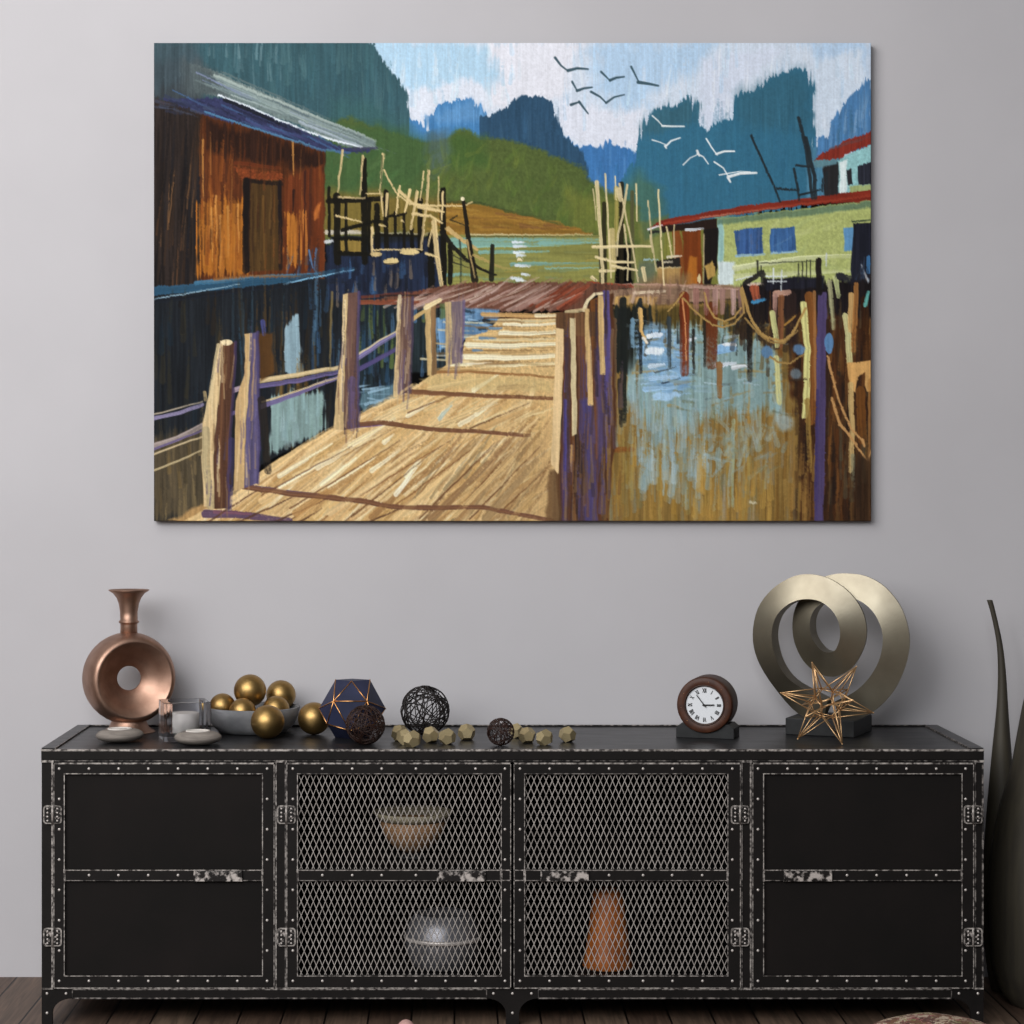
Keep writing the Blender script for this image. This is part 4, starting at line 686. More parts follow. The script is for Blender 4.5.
at = me.color_attributes.new('paint', 'FLOAT_COLOR', 'POINT')
at.data.foreach_set('color', np.concatenate([cl, np.ones(cl.shape[:2] + (1,))], -1).astype(np.float32).ravel())
pm = bpy.data.materials.new('oil_paint_on_canvas'); pm.use_nodes = True
pn = pm.node_tree; pb = pn.nodes['Principled BSDF']; pa = pn.nodes.new('ShaderNodeVertexColor'); pa.layer_name = 'paint'
ga = pn.nodes.new('ShaderNodeMix'); ga.data_type = 'RGBA'; ga.blend_type = 'MULTIPLY'; ga.inputs['Factor'].default_value = 1; ga.inputs[7].default_value = (PAINT_GAIN, PAINT_GAIN, PAINT_GAIN, 1)
pn.links.new(pa.outputs['Color'], ga.inputs[6]); pn.links.new(ga.outputs[2], pb.inputs['Base Color'])
pb.inputs['Roughness'].default_value = .8; pb.inputs['Specular IOR Level'].default_value = .1
me.materials.append(pm)
po = bpy.data.objects.new('painted_face', me); COL.objects.link(po); po.parent = pt

# ---------------------------------------------------------------- the sideboard
def fx(p): return X(p, 0)
def fz(p): return Z(p, 0)
SBL = (fx(512.5), .225, 0)
sb = thing('sideboard', SBL, 'long black riveted metal sideboard with wire mesh middle doors standing on the plank floor', 'sideboard')
BK, WO, W2 = 0, 1, 2
SM = [M['black'], M['worn'], M['worn2'], M['topsheet'], M['panel']]
def sbuild(mb, name, parent=sb, off=SBL, **k): return mb.build(name, SM, parent, off, **k)
xl, xr = fx(41.3), fx(983.8); D = .45
t = MB()
t.box(xl, xr, .0012, D, fz(759.7), TOP, 3)
sbuild(t, 'table_top')
t = MB(); t.box(xl, xr, -.001, .0012, fz(759.7), TOP - .0005, 0); t.box(xl - .0005, xr + .0005, -.0018, .003, TOP - .0035, TOP + .0006, 1)
sbuild(t, 'front_edge')
for a, b, e in ((xl, xl + .028, xl + .028), (xr - .028, xr, xr - .0305)):
    t = MB(); t.box(a, b, .003, D, TOP, TOP + .003, 3); t.box(e - .0003, e + .0028, .003, D, TOP, TOP + .0036, 2); sbuild(t, 'edge_strip')
t = MB(); t.box(xl + .028, xr - .028, D - .012, D, TOP, TOP + .0032, 0); t.box(xl + .028, xr - .028, D - .0125, D - .009, TOP + .002, TOP + .0042, 2); sbuild(t, 'back_lip')
zb, zt = fz(998.5), fz(759.7)
for a, b in ((xl + .002, xl + .008), (xr - .008, xr - .002)):
    sbuild(MB().box(a, b, .012, D - .002, zb, zt, 0), 'side_panel')
IN = [M['inside']]
MB().box(xl + .008, xr - .008, D - .01, D - .004, zb, zt).build('back_panel', IN, sb, SBL)
MB().box(xl + .008, xr - .008, .012, D - .01, fz(989), fz(979)).build('bottom_panel', IN, sb, SBL)
MB().box(xl + .008, xr - .008, .03, D - .01, fz(880), fz(872)).build('shelf', IN, sb, SBL)
MB().box(fx(277), fx(285), .03, D - .01, fz(979), zt).build('divider', IN, sb, SBL); MB().box(fx(742), fx(750), .03, D - .01, fz(979), zt).build('divider', IN, sb, SBL)
# posts with worn caps and edges
for a, b, le, re in ((41.6, 53, 0, 1), (275.2, 286.4, 1, 1), (741, 751.5, 1, 1), (974.5, 983.6, 1, 1)):
    t = MB(); t.box(fx(a), fx(b), .001, .03, fz(989), fz(760), 0)
    t.box(fx(a - .4), fx(b + .6), -.001, .004, fz(762.4), fz(760.2), 1)
    if le: t.box(fx(a), fx(a + 1.5), -.0006, .003, fz(988), fz(762), 2 if a > 700 else 1)
    if re: t.box(fx(b - 1.6), fx(b), -.0006, .003, fz(988), fz(762), 2 if a in (275.2, 974.5) else 1)
    t.box(fx(a), fx(b), -.0006, .003, fz(989.4), fz(987.8), 1)
    sbuild(t, 'post')
# top and bottom rails
for a, b in ((53, 275.2), (286.4, 741), (751.5, 974.5)):
    t = MB(); t.box(fx(a), fx(b), .004, .03, fz(762.5), fz(759.7), 0); t.box(fx(a), fx(b), .002, .006, fz(761.4), fz(760.4), 2); sbuild(t, 'top_rail')
for a, b in ((72, 487), (538, 952)):
    t = MB(); t.box(fx(a), fx(b), .001, .012, fz(998.5), fz(989.2), 0); t.box(fx(a), fx(b), -.0008, .003, fz(998.9), fz(997.6), 2); t.box(fx(a), fx(b), -.0008, .003, fz(989.9), fz(988.7), 1)
    t.box(fx(a), fx(a + .9), -.0008, .003, fz(998.5), fz(989.2), 2); t.box(fx(b - .9), fx(b), -.0008, .003, fz(998.5), fz(989.2), 2)
    sbuild(t, 'bottom_rail')
# feet: flared brackets running down to the floor
def bracket(xa, xb, la, lb, y0, y1):
    """plate between xa and xb at the rail, curving in to the leg la..lb"""
    L_, R_ = [], []
    for k in range(9):
        a = k / 8 * PI / 2
        if xa < la - 1: L_.append((xa + (la - xa) * math.sin(a), 998.5 + 16 * (1 - math.cos(a))))
        if xb > lb + 1: R_.append((xb - (xb - lb) * math.sin(a), 998.5 + 16 * (1 - math.cos(a))))
    L_ = [(xa, 989)] + L_ + [(la, 1026.5)]; R_ = [(xb, 989)] + R_ + [(lb, 1026.5)]
    out = L_ + R_[::-1]
    out = [(fx(p), max(fz(q_), 0)) for p, q_ in out]; n = len(out)
    vs = [(p, y0, q_) for p, q_ in out] + [(p, y1, q_) for p, q_ in out]
    return MB().add(vs, [list(range(n)), [n + i for i in range(n)][::-1]] + [(i, (i + 1) % n, n + (i + 1) % n, n + i) for i in range(n)])
for args in ((41.6, 72, 41.6, 52), (487, 538, 506, 519), (952, 983.6, 971, 983.6)):
    sbuild(bracket(*args, .0005, .012), 'foot'); sbuild(bracket(*args, D - .014, D - .004), 'foot')
# rivets: one mesh, many copies
def dome(r=.0031, h=.0022):
    return [(r, 0), (r * .92, -h * .45), (r * .65, -h * .8), (r * .25, -h)]
rv = MB().latheY(dome(), 10).build('rivet', [M['rivet']], None); RV = rv.data
COL.objects.unlink(rv); bpy.data.objects.remove(rv)
rivets = [0]; rest = MB()
def rivet(px, py, parent, off, y):
    if rivets[0] < 100:
        rivets[0] += 1
        o = bpy.data.objects.new('rivet', RV); COL.objects.link(o); o.parent = parent
        o.location = (fx(px) - off[0], y - off[1], fz(py) - off[2])
    else: rest.latheY(dome(), 10, (fx(px), y, fz(py)))
RY = [768.5 + 30.3 * i for i in range(8)]
def strands(mb, a, b, z0, z1, y):
    """expanded metal between px columns a..b and rows z0..z1: two families of slanting strands"""
    ph, pv, r = 6.05, 14.2, .0007
    k = ph / pv; z_h = z1 - z0
    for s in (1, -1):
        i0 = int(math.floor((-z_h * k) / ph)) - 1; i1 = int((b - a + z_h * k) / ph) + 2
        for i in range(i0, i1):
            # x = a + i*ph + s*k*(z - z0)
            zs = [z0, z1]; xs = [a + i * ph + s * k * (z - z0) + (0 if s > 0 else 0) for z in zs]
            (xa, za), (xb, zb_) = (xs[0], zs[0]), (xs[1], zs[1])
            if xa > xb: (xa, za), (xb, zb_) = (xb, zb_), (xa, za)
            if xb <= a or xa >= b: continue
            if xa < a: za = za + (zb_ - za) * (a - xa) / (xb - xa); xa = a
            if xb > b: zb_ = za + (zb_ - za) * (b - xa) / (xb - xa); xb = b
            if abs(zb_ - za) < 1: continue
            p, q_ = Vector((fx(xa), 0, fz(za))), Vector((fx(xb), 0, fz(zb_))); d = (q_ - p).normalized(); n = Vector((d.z, 0, -d.x)) * r
            yy = y + (.0006 if s > 0 else 0)
            vs = []
            for c in (p, q_):
                for sg in (1, -1):
                    for dy in (-.0011, .0011): vs.append((c.x + sg * n.x, yy + dy, c.z + sg * n.z))
            mb.add(vs, [(0, 1, 3, 2), (4, 6, 7, 5), (0, 4, 5, 1), (2, 3, 7, 6), (0, 2, 6, 4), (1, 5, 7, 3)])
    return mb
def door(o0, o1, i0, i1, h0, h1, bar, xs, hinge, mesh, label):
    """outer columns o0..o1, inner opening i0..i1, pull h0..h1, rivets on the bar, all rivet columns, hinge centre column"""
    off = (fx(hinge), .01, fz(989))
    d = bpy.data.objects.new('door', None); COL.objects.link(d); d.parent = sb; d.location = Vector(off) - Vector(SBL); d['label'] = label
    T, B, IT, IB, C0, C1 = 762.3, 988.6, 774, 975.2, 869.4, 880.6
    f = MB(); y0, y1 = -.003, .012
    f.box(fx(o0), fx(i0), y0, y1, fz(B), fz(T)); f.box(fx(i1), fx(o1), y0, y1, fz(B), fz(T)); f.box(fx(i0), fx(i1), y0, y1, fz(IT), fz(T)); f.box(fx(i0), fx(i1), y0, y1, fz(B), fz(IB))
    e = .0008
    f.box(fx(o0), fx(o1), y0 - e, y0 + .002, fz(T + 1.7), fz(T + .2), 1); f.box(fx(o0), fx(o1), y0 - e, y0 + .002, fz(B - .2), fz(B - 1.4), 1)
    f.box(fx(o0), fx(o0 + .8), y0 - e, y0 + .002, fz(B), fz(T), 1); f.box(fx(o1 - .8), fx(o1), y0 - e, y0 + .002, fz(B), fz(T), 1)
    f.box(fx(i0 - .9), fx(i1 + .9), y0 - e, y0 + .002, fz(IT), fz(IT - .9), 1 if not mesh else 2); f.box(fx(i0 - .9), fx(i1 + .9), y0 - e, y0 + .002, fz(IB + .9), fz(IB), 1)
    f.box(fx(i0 - .9), fx(i0), y0 - e, y0 + .002, fz(IB), fz(IT), 1); f.box(fx(i1), fx(i1 + .9), y0 - e, y0 + .002, fz(IB), fz(IT), 1)
    f.build('door_frame', SM, d, off)
    c = MB(); c.box(fx(i0 - .5), fx(i1 + .5), y0 - .0005, .008, fz(C1), fz(C0)); c.box(fx(i0 - .5), fx(i1 + .5), y0 - .0015, .0, fz(C0 + 1), fz(C0), 1); c.box(fx(i0 - .5), fx(i1 + .5), y0 - .0015, 0, fz(C1), fz(C1 - .8), 2)
    for p in (i0 - 1.2, i1 - .8): c.box(fx(p), fx(p + 2), y0 - .0018, 0, fz(C1 + .5), fz(C0 - .5), 1)
    if mesh:
        a, b = (i1 + .6, o1 - .2) if i1 + 12 > o1 and h0 > (o0 + o1) / 2 else (o0 + .2, i0 - .6)
        for r in ((a, b, C0, C0 + 1), (a, b, C1 - 1, C1), (a, a + 1, C0, C1), (b - 1, b, C0, C1)): c.box(fx(r[0]), fx(r[1]), y0 - .0015, 0, fz(r[3]), fz(r[2]), 1)
    c.build('cross_bar', SM, d, off)
    h = MB(); h.box(fx(h0), fx(h1), y0 - .004, y0, fz(C1 + .3), fz(C0 + 1.6)); h.box(fx(h0), fx(h0 + 1.6), y0 - .0055, y0, fz(C1 + .3), fz(C0 + .6)); h.box(fx(h1 - 1.6), fx(h1), y0 - .0055, y0, fz(C1 + .3), fz(C0 + .6))
    h.build('pull_handle', [M['pull']], d, off, bevel=.0006)
    if mesh:
        for z0, z1 in ((IT, C0), (C1, IB)): strands(MB(), i0, i1, z0, z1, .0045).build('wire_mesh', [M['wire']], d, off)
    else:
        for z0, z1 in ((IT, C0), (C1, IB)): MB().box(fx(i0), fx(i1), .003, .008, fz(z1), fz(z0)).build('panel', [M['panel']], d, off)
    for zc in (814.3, 936.7):
        g = MB(); hw, hh, cr = 9.3, 9.2, 3.2
        ring = []
        for cx_, cz_, a0 in ((hw - cr, hh - cr, 0), (-hw + cr, hh - cr, 90), (-hw + cr, -hh + cr, 180), (hw - cr, -hh + cr, 270)):
            for k in range(5):
                a = math.radians(a0 + k * 22.5); ring.append((cx_ + cr * math.cos(a), cz_ + cr * math.sin(a)))
        def rr(sc_, y): return [(fx(hinge + p * sc_), y, fz(zc - q_ * sc_)) for p, q_ in ring]
        g.loft([rr(1, y0 + .0015), rr(1, y0 - .0024)], 1, False); g.loft([rr(.86, y0 - .002), rr(.86, y0 - .0028)], 0, False)
        g.tube([(fx(hinge), y0 - .0024, fz(zc + 9.4)), (fx(hinge), y0 - .0024, fz(zc - 9.4))], .0026, 8, 1)
        for dx in (-4.9, 4.9):
            for k in range(4): g.latheY(dome(.0024, .0022), 8, (fx(hinge + dx), y0 - .0027, fz(zc - 6 + 4 * k)), 2)
        g.build('hinge', [M['hinge'], M['worn'], M['rivet']], d, off)
    for x in xs:
        rivet(x, RY[0], d, off, y0); rivet(x, RY[-1], d, off, y0)
    for y in RY[1:-1]:
        rivet(xs[0], y, d, off, y0); rivet(xs[-1], y, d, off, y0)
    for x in bar: rivet(x, 874.9, d, off, y0 - .0005)
    return d
door(286.6, 511, 298, 500.8, 437, 485.5, (322.5, 352.4, 381.8, 416), (293, 322.5, 352.4, 381.8, 416, 445.6, 475.6, 505), 286.5, True, 'wire mesh door left of the centre gap')
door(513.6, 740.6, 525, 727.2, 540.5, 588.5, (609, 643, 672, 702), (520, 549.6, 579.4, 609, 643, 672.4, 702.4, 732.2), 739.8, True, 'wire mesh door right of the centre gap')
door(53.8, 274.6, 65, 262.2, 194, 242.6, (89.4, 118.8, 148.5, 178.3), (59.5, 89.2, 118.9, 148.6, 178.3, 208, 237.6, 267.3), 52.9, False, 'solid black door at the left end')
door(752.2, 973.6, 763.8, 961.2, 783.5, 831.5, (846.8, 876.4, 906.4, 936), (757.8, 787.4, 817.2, 846.8, 876.4, 906.2, 936, 965.3), 972.6, False, 'solid black door at the right end')
for px, py in ((47, 993.5), (66, 993.5), (47, 1013), (493.5, 993.5), (512.5, 993.5), (531.5, 993.5), (512.5, 1013), (959, 993.5), (978, 993.5), (978, 1013)): rivet(px, py, sb, SBL, .0005)
ro = rest.build('rivet', [M['rivet']], sb, SBL); ro['kind'] = 'stuff'

# ---------------------------------------------------------------- things inside the sideboard
def upright(name, px, y, z, prof, label, cat, mats, n=40, **k): pass
y = .2; s = sca(y); zs = fz(872)
o = thing('footed_bowl', (X(413, y), y, zs), 'tan ceramic bowl with pale rim behind the left wire mesh door, upper shelf', 'bowl')
zr = lambda py: Z(py, y) - zs
MB().lathe([(.02, zr(852)), (.045, zr(846)), (.066, zr(834)), (.074, zr(820)), (.07, zr(820)), (.06, zr(833)), (.03, zr(843))], 40).build('bowl_body', [M['tan']], o)
MB().lathe([(.074, zr(819.9)), (.09, zr(811)), (.086, zr(811)), (.071, zr(819.9))], 40, closed=True).build('rim_band', [M['rim']], o)
MB().lathe([(.04, 0), (.03, .004), (.014, .012), (.013, zr(860)), (.02, zr(851))], 32).build('foot', [M['plinth']], o)
y = .13; zs = fz(979)
o = thing('round_pot', (X(443, y), y, zs), 'squat grey metal pot behind the left wire mesh door, lower shelf', 'pot')
zr = lambda py: Z(py, y) - zs
MB().lathe([(.062, 0), (.068, .004), (.08, zr(950)), (.083, zr(938))], 44, cap1=False).build('pot_body', [M['silverpot']], o)
MB().lathe([(.0835, zr(939)), (.086, zr(937.5)), (.086, zr(935)), (.0835, zr(934)), (.0835, zr(939))], 44, closed=False, cap0=False, cap1=False).build('pot_highlight_band', [M['rivet']], o)  # pale ring standing in for the bright highlight around the pot
MB().lathe([(.083, zr(936)), (.076, zr(924)), (.062, zr(913)), (.055, zr(912)), (.055, zr(918))], 44, cap0=False).build('pot_shoulder', [M['silverpot']], o)
y = .12; zs = fz(979)
o = MB(); zr = lambda py: Z(py, y) - zs
o.lathe([(.054, 0), (.056, .004), (.05, zr(955)), (.043, zr(930)), (.036, zr(905)), (.033, zr(893)), (.026, zr(888)), (.02, zr(889)), (.02, zr(900))], 40)
o = tag(o.build('tapered_vase', [M['orange']]), 'amber tapered clay vase behind the right wire mesh door', 'vase'); o.location = (X(608, y), y, zs)

# ---------------------------------------------------------------- copper ring vase
y = .325; s = sca(y); u = 1 / s
bx = X(128.9, y)
o = thing('ring_vase', (bx, y, TOP), 'copper vase with a flat round body pierced by a hole and a flared neck', 'vase', rz=math.radians(24))
zc = Z(678, y) - TOP
R, r1, hh = 45.8 * u, 37.6 * u, 23 * u
prof = []
for k in range(13):
    a = -PI / 2 + PI * k / 12
    prof.append((r1 + (R - r1) * math.cos(a), hh * math.sin(a)))
prof += [(r1 - .0016, hh - .0005), (r1 * .75, hh * .55), (r1 * .5, hh * .22), (12.6 * u, hh * .06), (12 * u, 0), (12.6 * u, -hh * .06), (r1 * .5, -hh * .22), (r1 * .75, -hh * .55), (r1 - .0016, -hh + .0005)]
MB().latheY(prof, 96, (0, 0, zc), closed=True).build('ring_body', [M['copper']], o)
zn = lambda py: Z(py, y) - TOP
MB().lathe([(8.6 * u, zn(640)), (8.4 * u, zn(625)), (8.6 * u, zn(623.4)), (9.8 * u, zn(622.8)), (10.2 * u, zn(621.8)), (9.8 * u, zn(620.8)), (8.6 * u, zn(620.2)), (8.8 * u, zn(612)), (10 * u, zn(604)), (12.2 * u, zn(598)), (15.5 * u, zn(593.5)), (20.4 * u, zn(590.3)), (20.2 * u, zn(589.6)), (14.5 * u, zn(592.8)), (11 * u, zn(598)), (8 * u, zn(606))], 48).build('flared_neck', [M['copper']], o)
MB().lathe([(26 * u, 0), (26.2 * u, .002), (25 * u, .004), (20 * u, zn(727)), (17.4 * u, zn(721)), (18 * u, zn(713))], 48).build('foot', [M['copper']], o)

# ---------------------------------------------------------------- stone tealight holders
def stone_holder(px, yy, R, H, label, rz=0):
    o = thing('stone_candle_holder', (X(px, yy), yy, TOP), label, 'candle holder', 'stone candle holders', rz)
    rings = []; n = 48
    for k in range(1, 20):
        a = PI * k / 20; rr_ = R * math.sin(a) ** .8; z = H * (.5 - .5 * math.cos(a))
        if k > 16: break
        rings.append([(rr_ * math.cos(2 * PI * j / n) * (1 + .03 * math.cos(2 * PI * j / n * 2)), rr_ * math.sin(2 * PI * j / n) * .92, z * (1 + .04 * math.cos(2 * PI * j / n + 1))) for j in range(n)])
    zt = H * .93
    MB().loft(rings).build('stone', [M['stone']], o)
    MB().lathe([(R * .5, zt - .006), (R * .52, zt), (R * .52, zt + .0016), (R * .44, zt + .0018), (R * .42, zt - .001)], 36).build('tealight', [M['wax']], o)
    return o
stone_holder(119.8, .135, .051, .031, 'flat grey stone candle holder in front of the copper vase', .3)
stone_holder(198, .085, .0505, .032, 'flat grey stone candle holder in front of the glass cube', -.2)

# ---------------------------------------------------------------- glass cube candle holder
yy = .19
o = thing('glass_cube_holder', (X(184.6, yy), yy, TOP), 'thick clear glass cube candle holder with a white candle, left of the bowl', 'candle holder', rz=math.radians(15))
hw, hgt, wr = .0515, .085, .037; n = 48
def sqr(h, z):
    P = []
    for j in range(n):
        a = 2 * PI * (j + .5) / n; c, s_ = math.cos(a), math.sin(a); m_ = max(abs(c), abs(s_)); P.append((h * c / m_, h * s_ / m_, z))
    return P
def cir(r, z): return [(r * math.cos(2 * PI * (j + .5) / n), r * math.sin(2 * PI * (j + .5) / n), z) for j in range(n)]
MB().loft([sqr(hw - .001, .0004), sqr(hw, .0014), sqr(hw, hgt - .001), sqr(hw - .001, hgt), sqr(wr + .001, hgt), sqr(wr, hgt - .001), sqr(wr, .017), sqr(wr - .001, .0155)], 0, False).build('glass_block', [M['glass']], o)
MB().lathe([(wr - .006, .0155), (wr - .005, .0165), (wr - .005, .058), (wr - .008, .0595), (wr - .02, .0585), (.002, .0582)], 40).build('candle', [M['wax']], o)

# ---------------------------------------------------------------- concrete bowl and the gold balls
by = .333; bxx = X(253, by)
o = MB(); R = .107; H = .058
prof = [(.070, 0), (.078, .002), (.094, .018), (.103, .038), (R, H - .001), (R - .001, H), (R - .005, H), (R - .006, H - .002), (.094, .040), (.084, .027), (.06, .0235), (.01, .0235)]
o.lathe(prof, 72)
o = tag(o.build('concrete_bowl', [M['concrete']]), 'round shallow grey concrete bowl filled with gold balls', 'bowl'); o.location = (bxx, by, TOP)
GB = None
def gold_ball(px, py, yb, rpx, label, rest_on_top=False):
    global GB
    r = rpx / sca(yb)
    if GB is None: GB = MB().ball((0, 0, 0), 1, 48).build('gold_ball', [M['gold']]); b = GB
    else: b = GB.copy(); COL.objects.link(b)
    b.scale = (r, r, r); b.location = (X(px, yb), yb, TOP + r if rest_on_top else Z(py, yb)); b.rotation_euler = (random.random() * 3, random.random() * 3, 0)
    return tag(b, label, 'ball', 'gold balls')
random.seed(4)
gold_ball(267.6, 721.7, .196, 16.9, 'matte gold ball standing on the sideboard in front of the concrete bowl', True)
gold_ball(314, 718, .275, 16.2, 'matte gold ball standing beside the navy polyhedron', True)
gold_ball(250, 690.5, .328, 16.2, 'matte gold ball on top of the pile in the bowl, highest of all')
gold_ball(281, 695, .378, 14.8, 'matte gold ball at the right back of the bowl, second highest')
gold_ball(222.5, 706.5, .318, 13.2, 'leftmost matte gold ball in the bowl, beside the glass cube')
gold_ball(242.5, 711.5, .270, 13.4, 'low matte gold ball at the bowl front, beneath the topmost ball')
gold_ball(276, 709.5, .298, 13.6, 'low matte gold ball in the bowl, behind the ball on the sideboard')

# ---------------------------------------------------------------- navy polyhedron with gold edges
yy = .215; u = 1 / sca(yy); zc = .0002 + 29 * u
o = thing('faceted_polyhedron', (X(352, yy), yy, TOP), 'navy blue faceted polyhedron with thin copper edges beside the gold ball', 'ornament')
PV = {'TL': (-16.5, 0, 29), 'TR': (18, 0, 29), 'T': (0, -10, 28.4), 'L': (-33, 0, .3), 'R': (33.5, 0, .5), 'A': (-17, -26, 10), 'B': (16, -26, 10), 'D': (-24, -16, -13.5), 'E': (24, -16, -13.5), 'C': (-1, -26, -19),
      'BL': (-17, 3, -29), 'BR': (17.5, 3, -29), 'BF': (0, -10, -29), 'BB': (0, 14, -29), 'TB': (0, 12, 29), 'AB': (-17, 26, 9), 'BB2': (16, 26, 9), 'DB': (-22, 18, -13), 'EB': (22, 18, -13), 'CB': (0, 24, -17)}
PV = {k: Vector(v) * u + Vector((0, 0, zc)) for k, v in PV.items()}
bm = bmesh.new()
for v in PV.values(): bm.verts.new(v)
res = bmesh.ops.convex_hull(bm, input=bm.verts)
bmesh.ops.delete(bm, geom=[v for v in bm.verts if not v.link_faces], context='VERTS')
bmesh.ops.recalc_face_normals(bm, faces=bm.faces)
me = bpy.data.meshes.new('navy_body'); bm.to_mesh(me); bm.free(); me.materials.append(M['navy'])
b = bpy.data.objects.new('navy_body', me); COL.objects.link(b); b.parent = o
for a, c in ('TA', 'TB', 'AB', ('A', 'TL'), ('B', 'TR'), 'AC', 'BC', 'AD', 'BE', 'DC', 'EC', 'DL', 'ER', 'AL'):
    pass
    MB().tube([PV[a], PV[c]], .0014, 6).build('edge_rod', [M['goldline']], o)
MB().tube([PV['B'], PV['R']], .0011, 6).build('edge_rod', [M['goldline']], o)

# ---------------------------------------------------------------- wire balls
def wire_ball(px, yb, rpx, name_mat, n, rw, label, seed, tilt=.0, lump=.06):
    r = rpx / sca(yb); rd = random.Random(seed); m = MB(); r0 = r - rw
    for i in range(n):
        ax = Vector((rd.gauss(0, 1), rd.gauss(0, 1), rd.gauss(0, 1))).normalized(); a = ax.orthogonal().normalized(); b = ax.cross(a)
        off = rd.uniform(-.55, .55); rr_ = math.sqrt(1 - off * off); p1, p2, k1 = rd.random() * 6, rd.random() * 6, rd.choice((2, 3)); w = rd.uniform(.0, lump)
        path = []
        for k in range(44):
            t_ = 2 * PI * k / 44
            d = (a * math.cos(t_) + b * math.sin(t_)) * rr_ + ax * (off + w * 2.2 * math.sin(k1 * t_ + p1))
            path.append(d.normalized() * r0 * (1 - w * .5 * (1 + math.sin(2 * t_ + p2))))
        m.tube(path, rw, 5, closed=True)
    o = m.build('wire_ball', [name_mat]); o.location = (X(px, yb), yb, TOP + r)
    return tag(o, label, 'ornament', 'wire balls')
wire_ball(365.3, .083, 20, M['brownwire'], 44, .0008, 'medium dark brown tangled wire ball in front of the navy polyhedron', 3, lump=.12)
wire_ball(425, .262, 25, M['blackwire'], 30, .0012, 'largest black openwork wire ball, standing behind the brass dodecahedra', 8, lump=.03)
wire_ball(500.6, .066, 14, M['brownwire'], 30, .0008, 'smallest dark brown wire ball, near the middle of the sideboard', 5, lump=.08)

# ---------------------------------------------------------------- small brass dodecahedra
ph_ = (1 + 5 ** .5) / 2
dv = [Vector((a, b, c)) for a in (-1, 1) for b in (-1, 1) for c in (-1, 1)]
for a in (-1 / ph_, 1 / ph_):
    for b in (-ph_, ph_): dv += [Vector((0, a, b)), Vector((a, b, 0)), Vector((b, 0, a))]
bm = bmesh.new()
for v in dv: bm.verts.new(v / 3 ** .5)
bmesh.ops.convex_hull(bm, input=bm.verts); bmesh.ops.dissolve_limit(bm, angle_limit=.05, verts=bm.verts, edges=bm.edges)
bmesh.ops.recalc_face_normals(bm, faces=bm.faces)
dme = bpy.data.meshes.new('dodecahedron'); bm.to_mesh(dme); bm.free(); dme.materials.append(M['brass'])
# turn it so that a face lies flat on the table
fn = Vector((0, 1, ph_)).normalized()
Q0 = fn.rotation_difference(Vector((0, 0, -1))).to_matrix()
for px, py, rp, rz, label in (
        (399.7, 734, 9, .3, 'rearmost brass dodecahedron of the three clustered at the left of the big wire ball'),
        (404.8, 738.2, 9, .9, 'middle brass dodecahedron of the three clustered at the left of the big wire ball'),
        (412, 740, 9.6, 1.4, 'frontmost brass dodecahedron of the three clustered at the left of the big wire ball'),
        (430.6, 735.8, 9.2, .5, 'brass dodecahedron standing right in front of the big wire ball'),
        (447.2, 737.6, 9.2, 1.1, 'brass dodecahedron just right of the one before the big wire ball'),
        (466.6, 733.2, 9.2, .1, 'brass dodecahedron standing alone right of the big wire ball, toward the back'),
        (516.5, 731.8, 8.4, .7, 'brass dodecahedron partly hidden behind the smallest wire ball'),
        (527.2, 736.2, 9, .2, 'brass dodecahedron first to the right of the smallest wire ball'),
        (544.4, 738.4, 9.2, 1.3, 'brass dodecahedron second to the right of the smallest wire ball'),
        (567.4, 735.4, 9, .85, 'brass dodecahedron farthest right of all, standing alone')):
    bot = py + rp * .79; yb = Yt(bot - .6); r = rp / sca(yb)
    d = bpy.data.objects.new('dodecahedron', dme); COL.objects.link(d)
    d.matrix_world = Matrix.Translation((X(px, yb), yb, TOP + r * .7947)) @ Matrix.Rotation(rz, 4, 'Z') @ Q0.to_4x4() @ Matrix.Scale(r, 4)
    tag(d, label, 'ornament', 'small brass dodecahedra')

# ---------------------------------------------------------------- clock
yy = .235; u = 1 / sca(yy)
ck = thing('mantel_clock', (X(707.8, yy), yy, TOP), 'round brown mantel clock with white dial on a black base', 'clock', rz=math.radians(-17))
b = MB(); hw = 29 * u; hd = .036
sec = [(-hw, 0), (hw, 0), (hw, 10.5 * u), (hw - 5 * u, 14.5 * u), (-hw + 5 * u, 14.5 * u), (-hw, 10.5 * u)]
b.add([(x, -hd, z) for x, z in sec] + [(x, hd, z) for x, z in sec], [list(range(6)), [11, 10, 9, 8, 7, 6]] + [(i, (i + 1) % 6, 6 + (i + 1) % 6, 6 + i) for i in range(6)])
b.build('clock_base', [M['plinth']], ck, bevel=.0012)
zc = (735.6 - 702.2) * u; Rc = 28 * u; yf = -.044
cs = MB(); cs.latheY([(18.6 * u, .034), (Rc - .003, .034), (Rc, .030), (Rc, -.026), (Rc * 1.0, -.030), (Rc - .001, yf + .002), (Rc - .003, yf), (20.2 * u, yf), (19.6 * u, yf + .001), (18.8 * u, yf + .004)], 80, (0, 0, zc))
cs.build('clock_case', [M['clockwood']], ck)
MB().latheY([(20.4 * u, yf - .0002), (20.2 * u, yf - .0016), (19.4 * u, yf - .0016), (18.8 * u, yf - .0002)], 72, (0, 0, zc), cap0=False, cap1=False).build('dial_ring', [M['clockdark']], ck)
MB().latheY([(18.5 * u, yf + .0052), (18.5 * u, yf + .0038)], 64, (0, 0, zc), smooth=False).build('dial', [M['dial']], ck)
nm = MB(); yd = yf + .0030
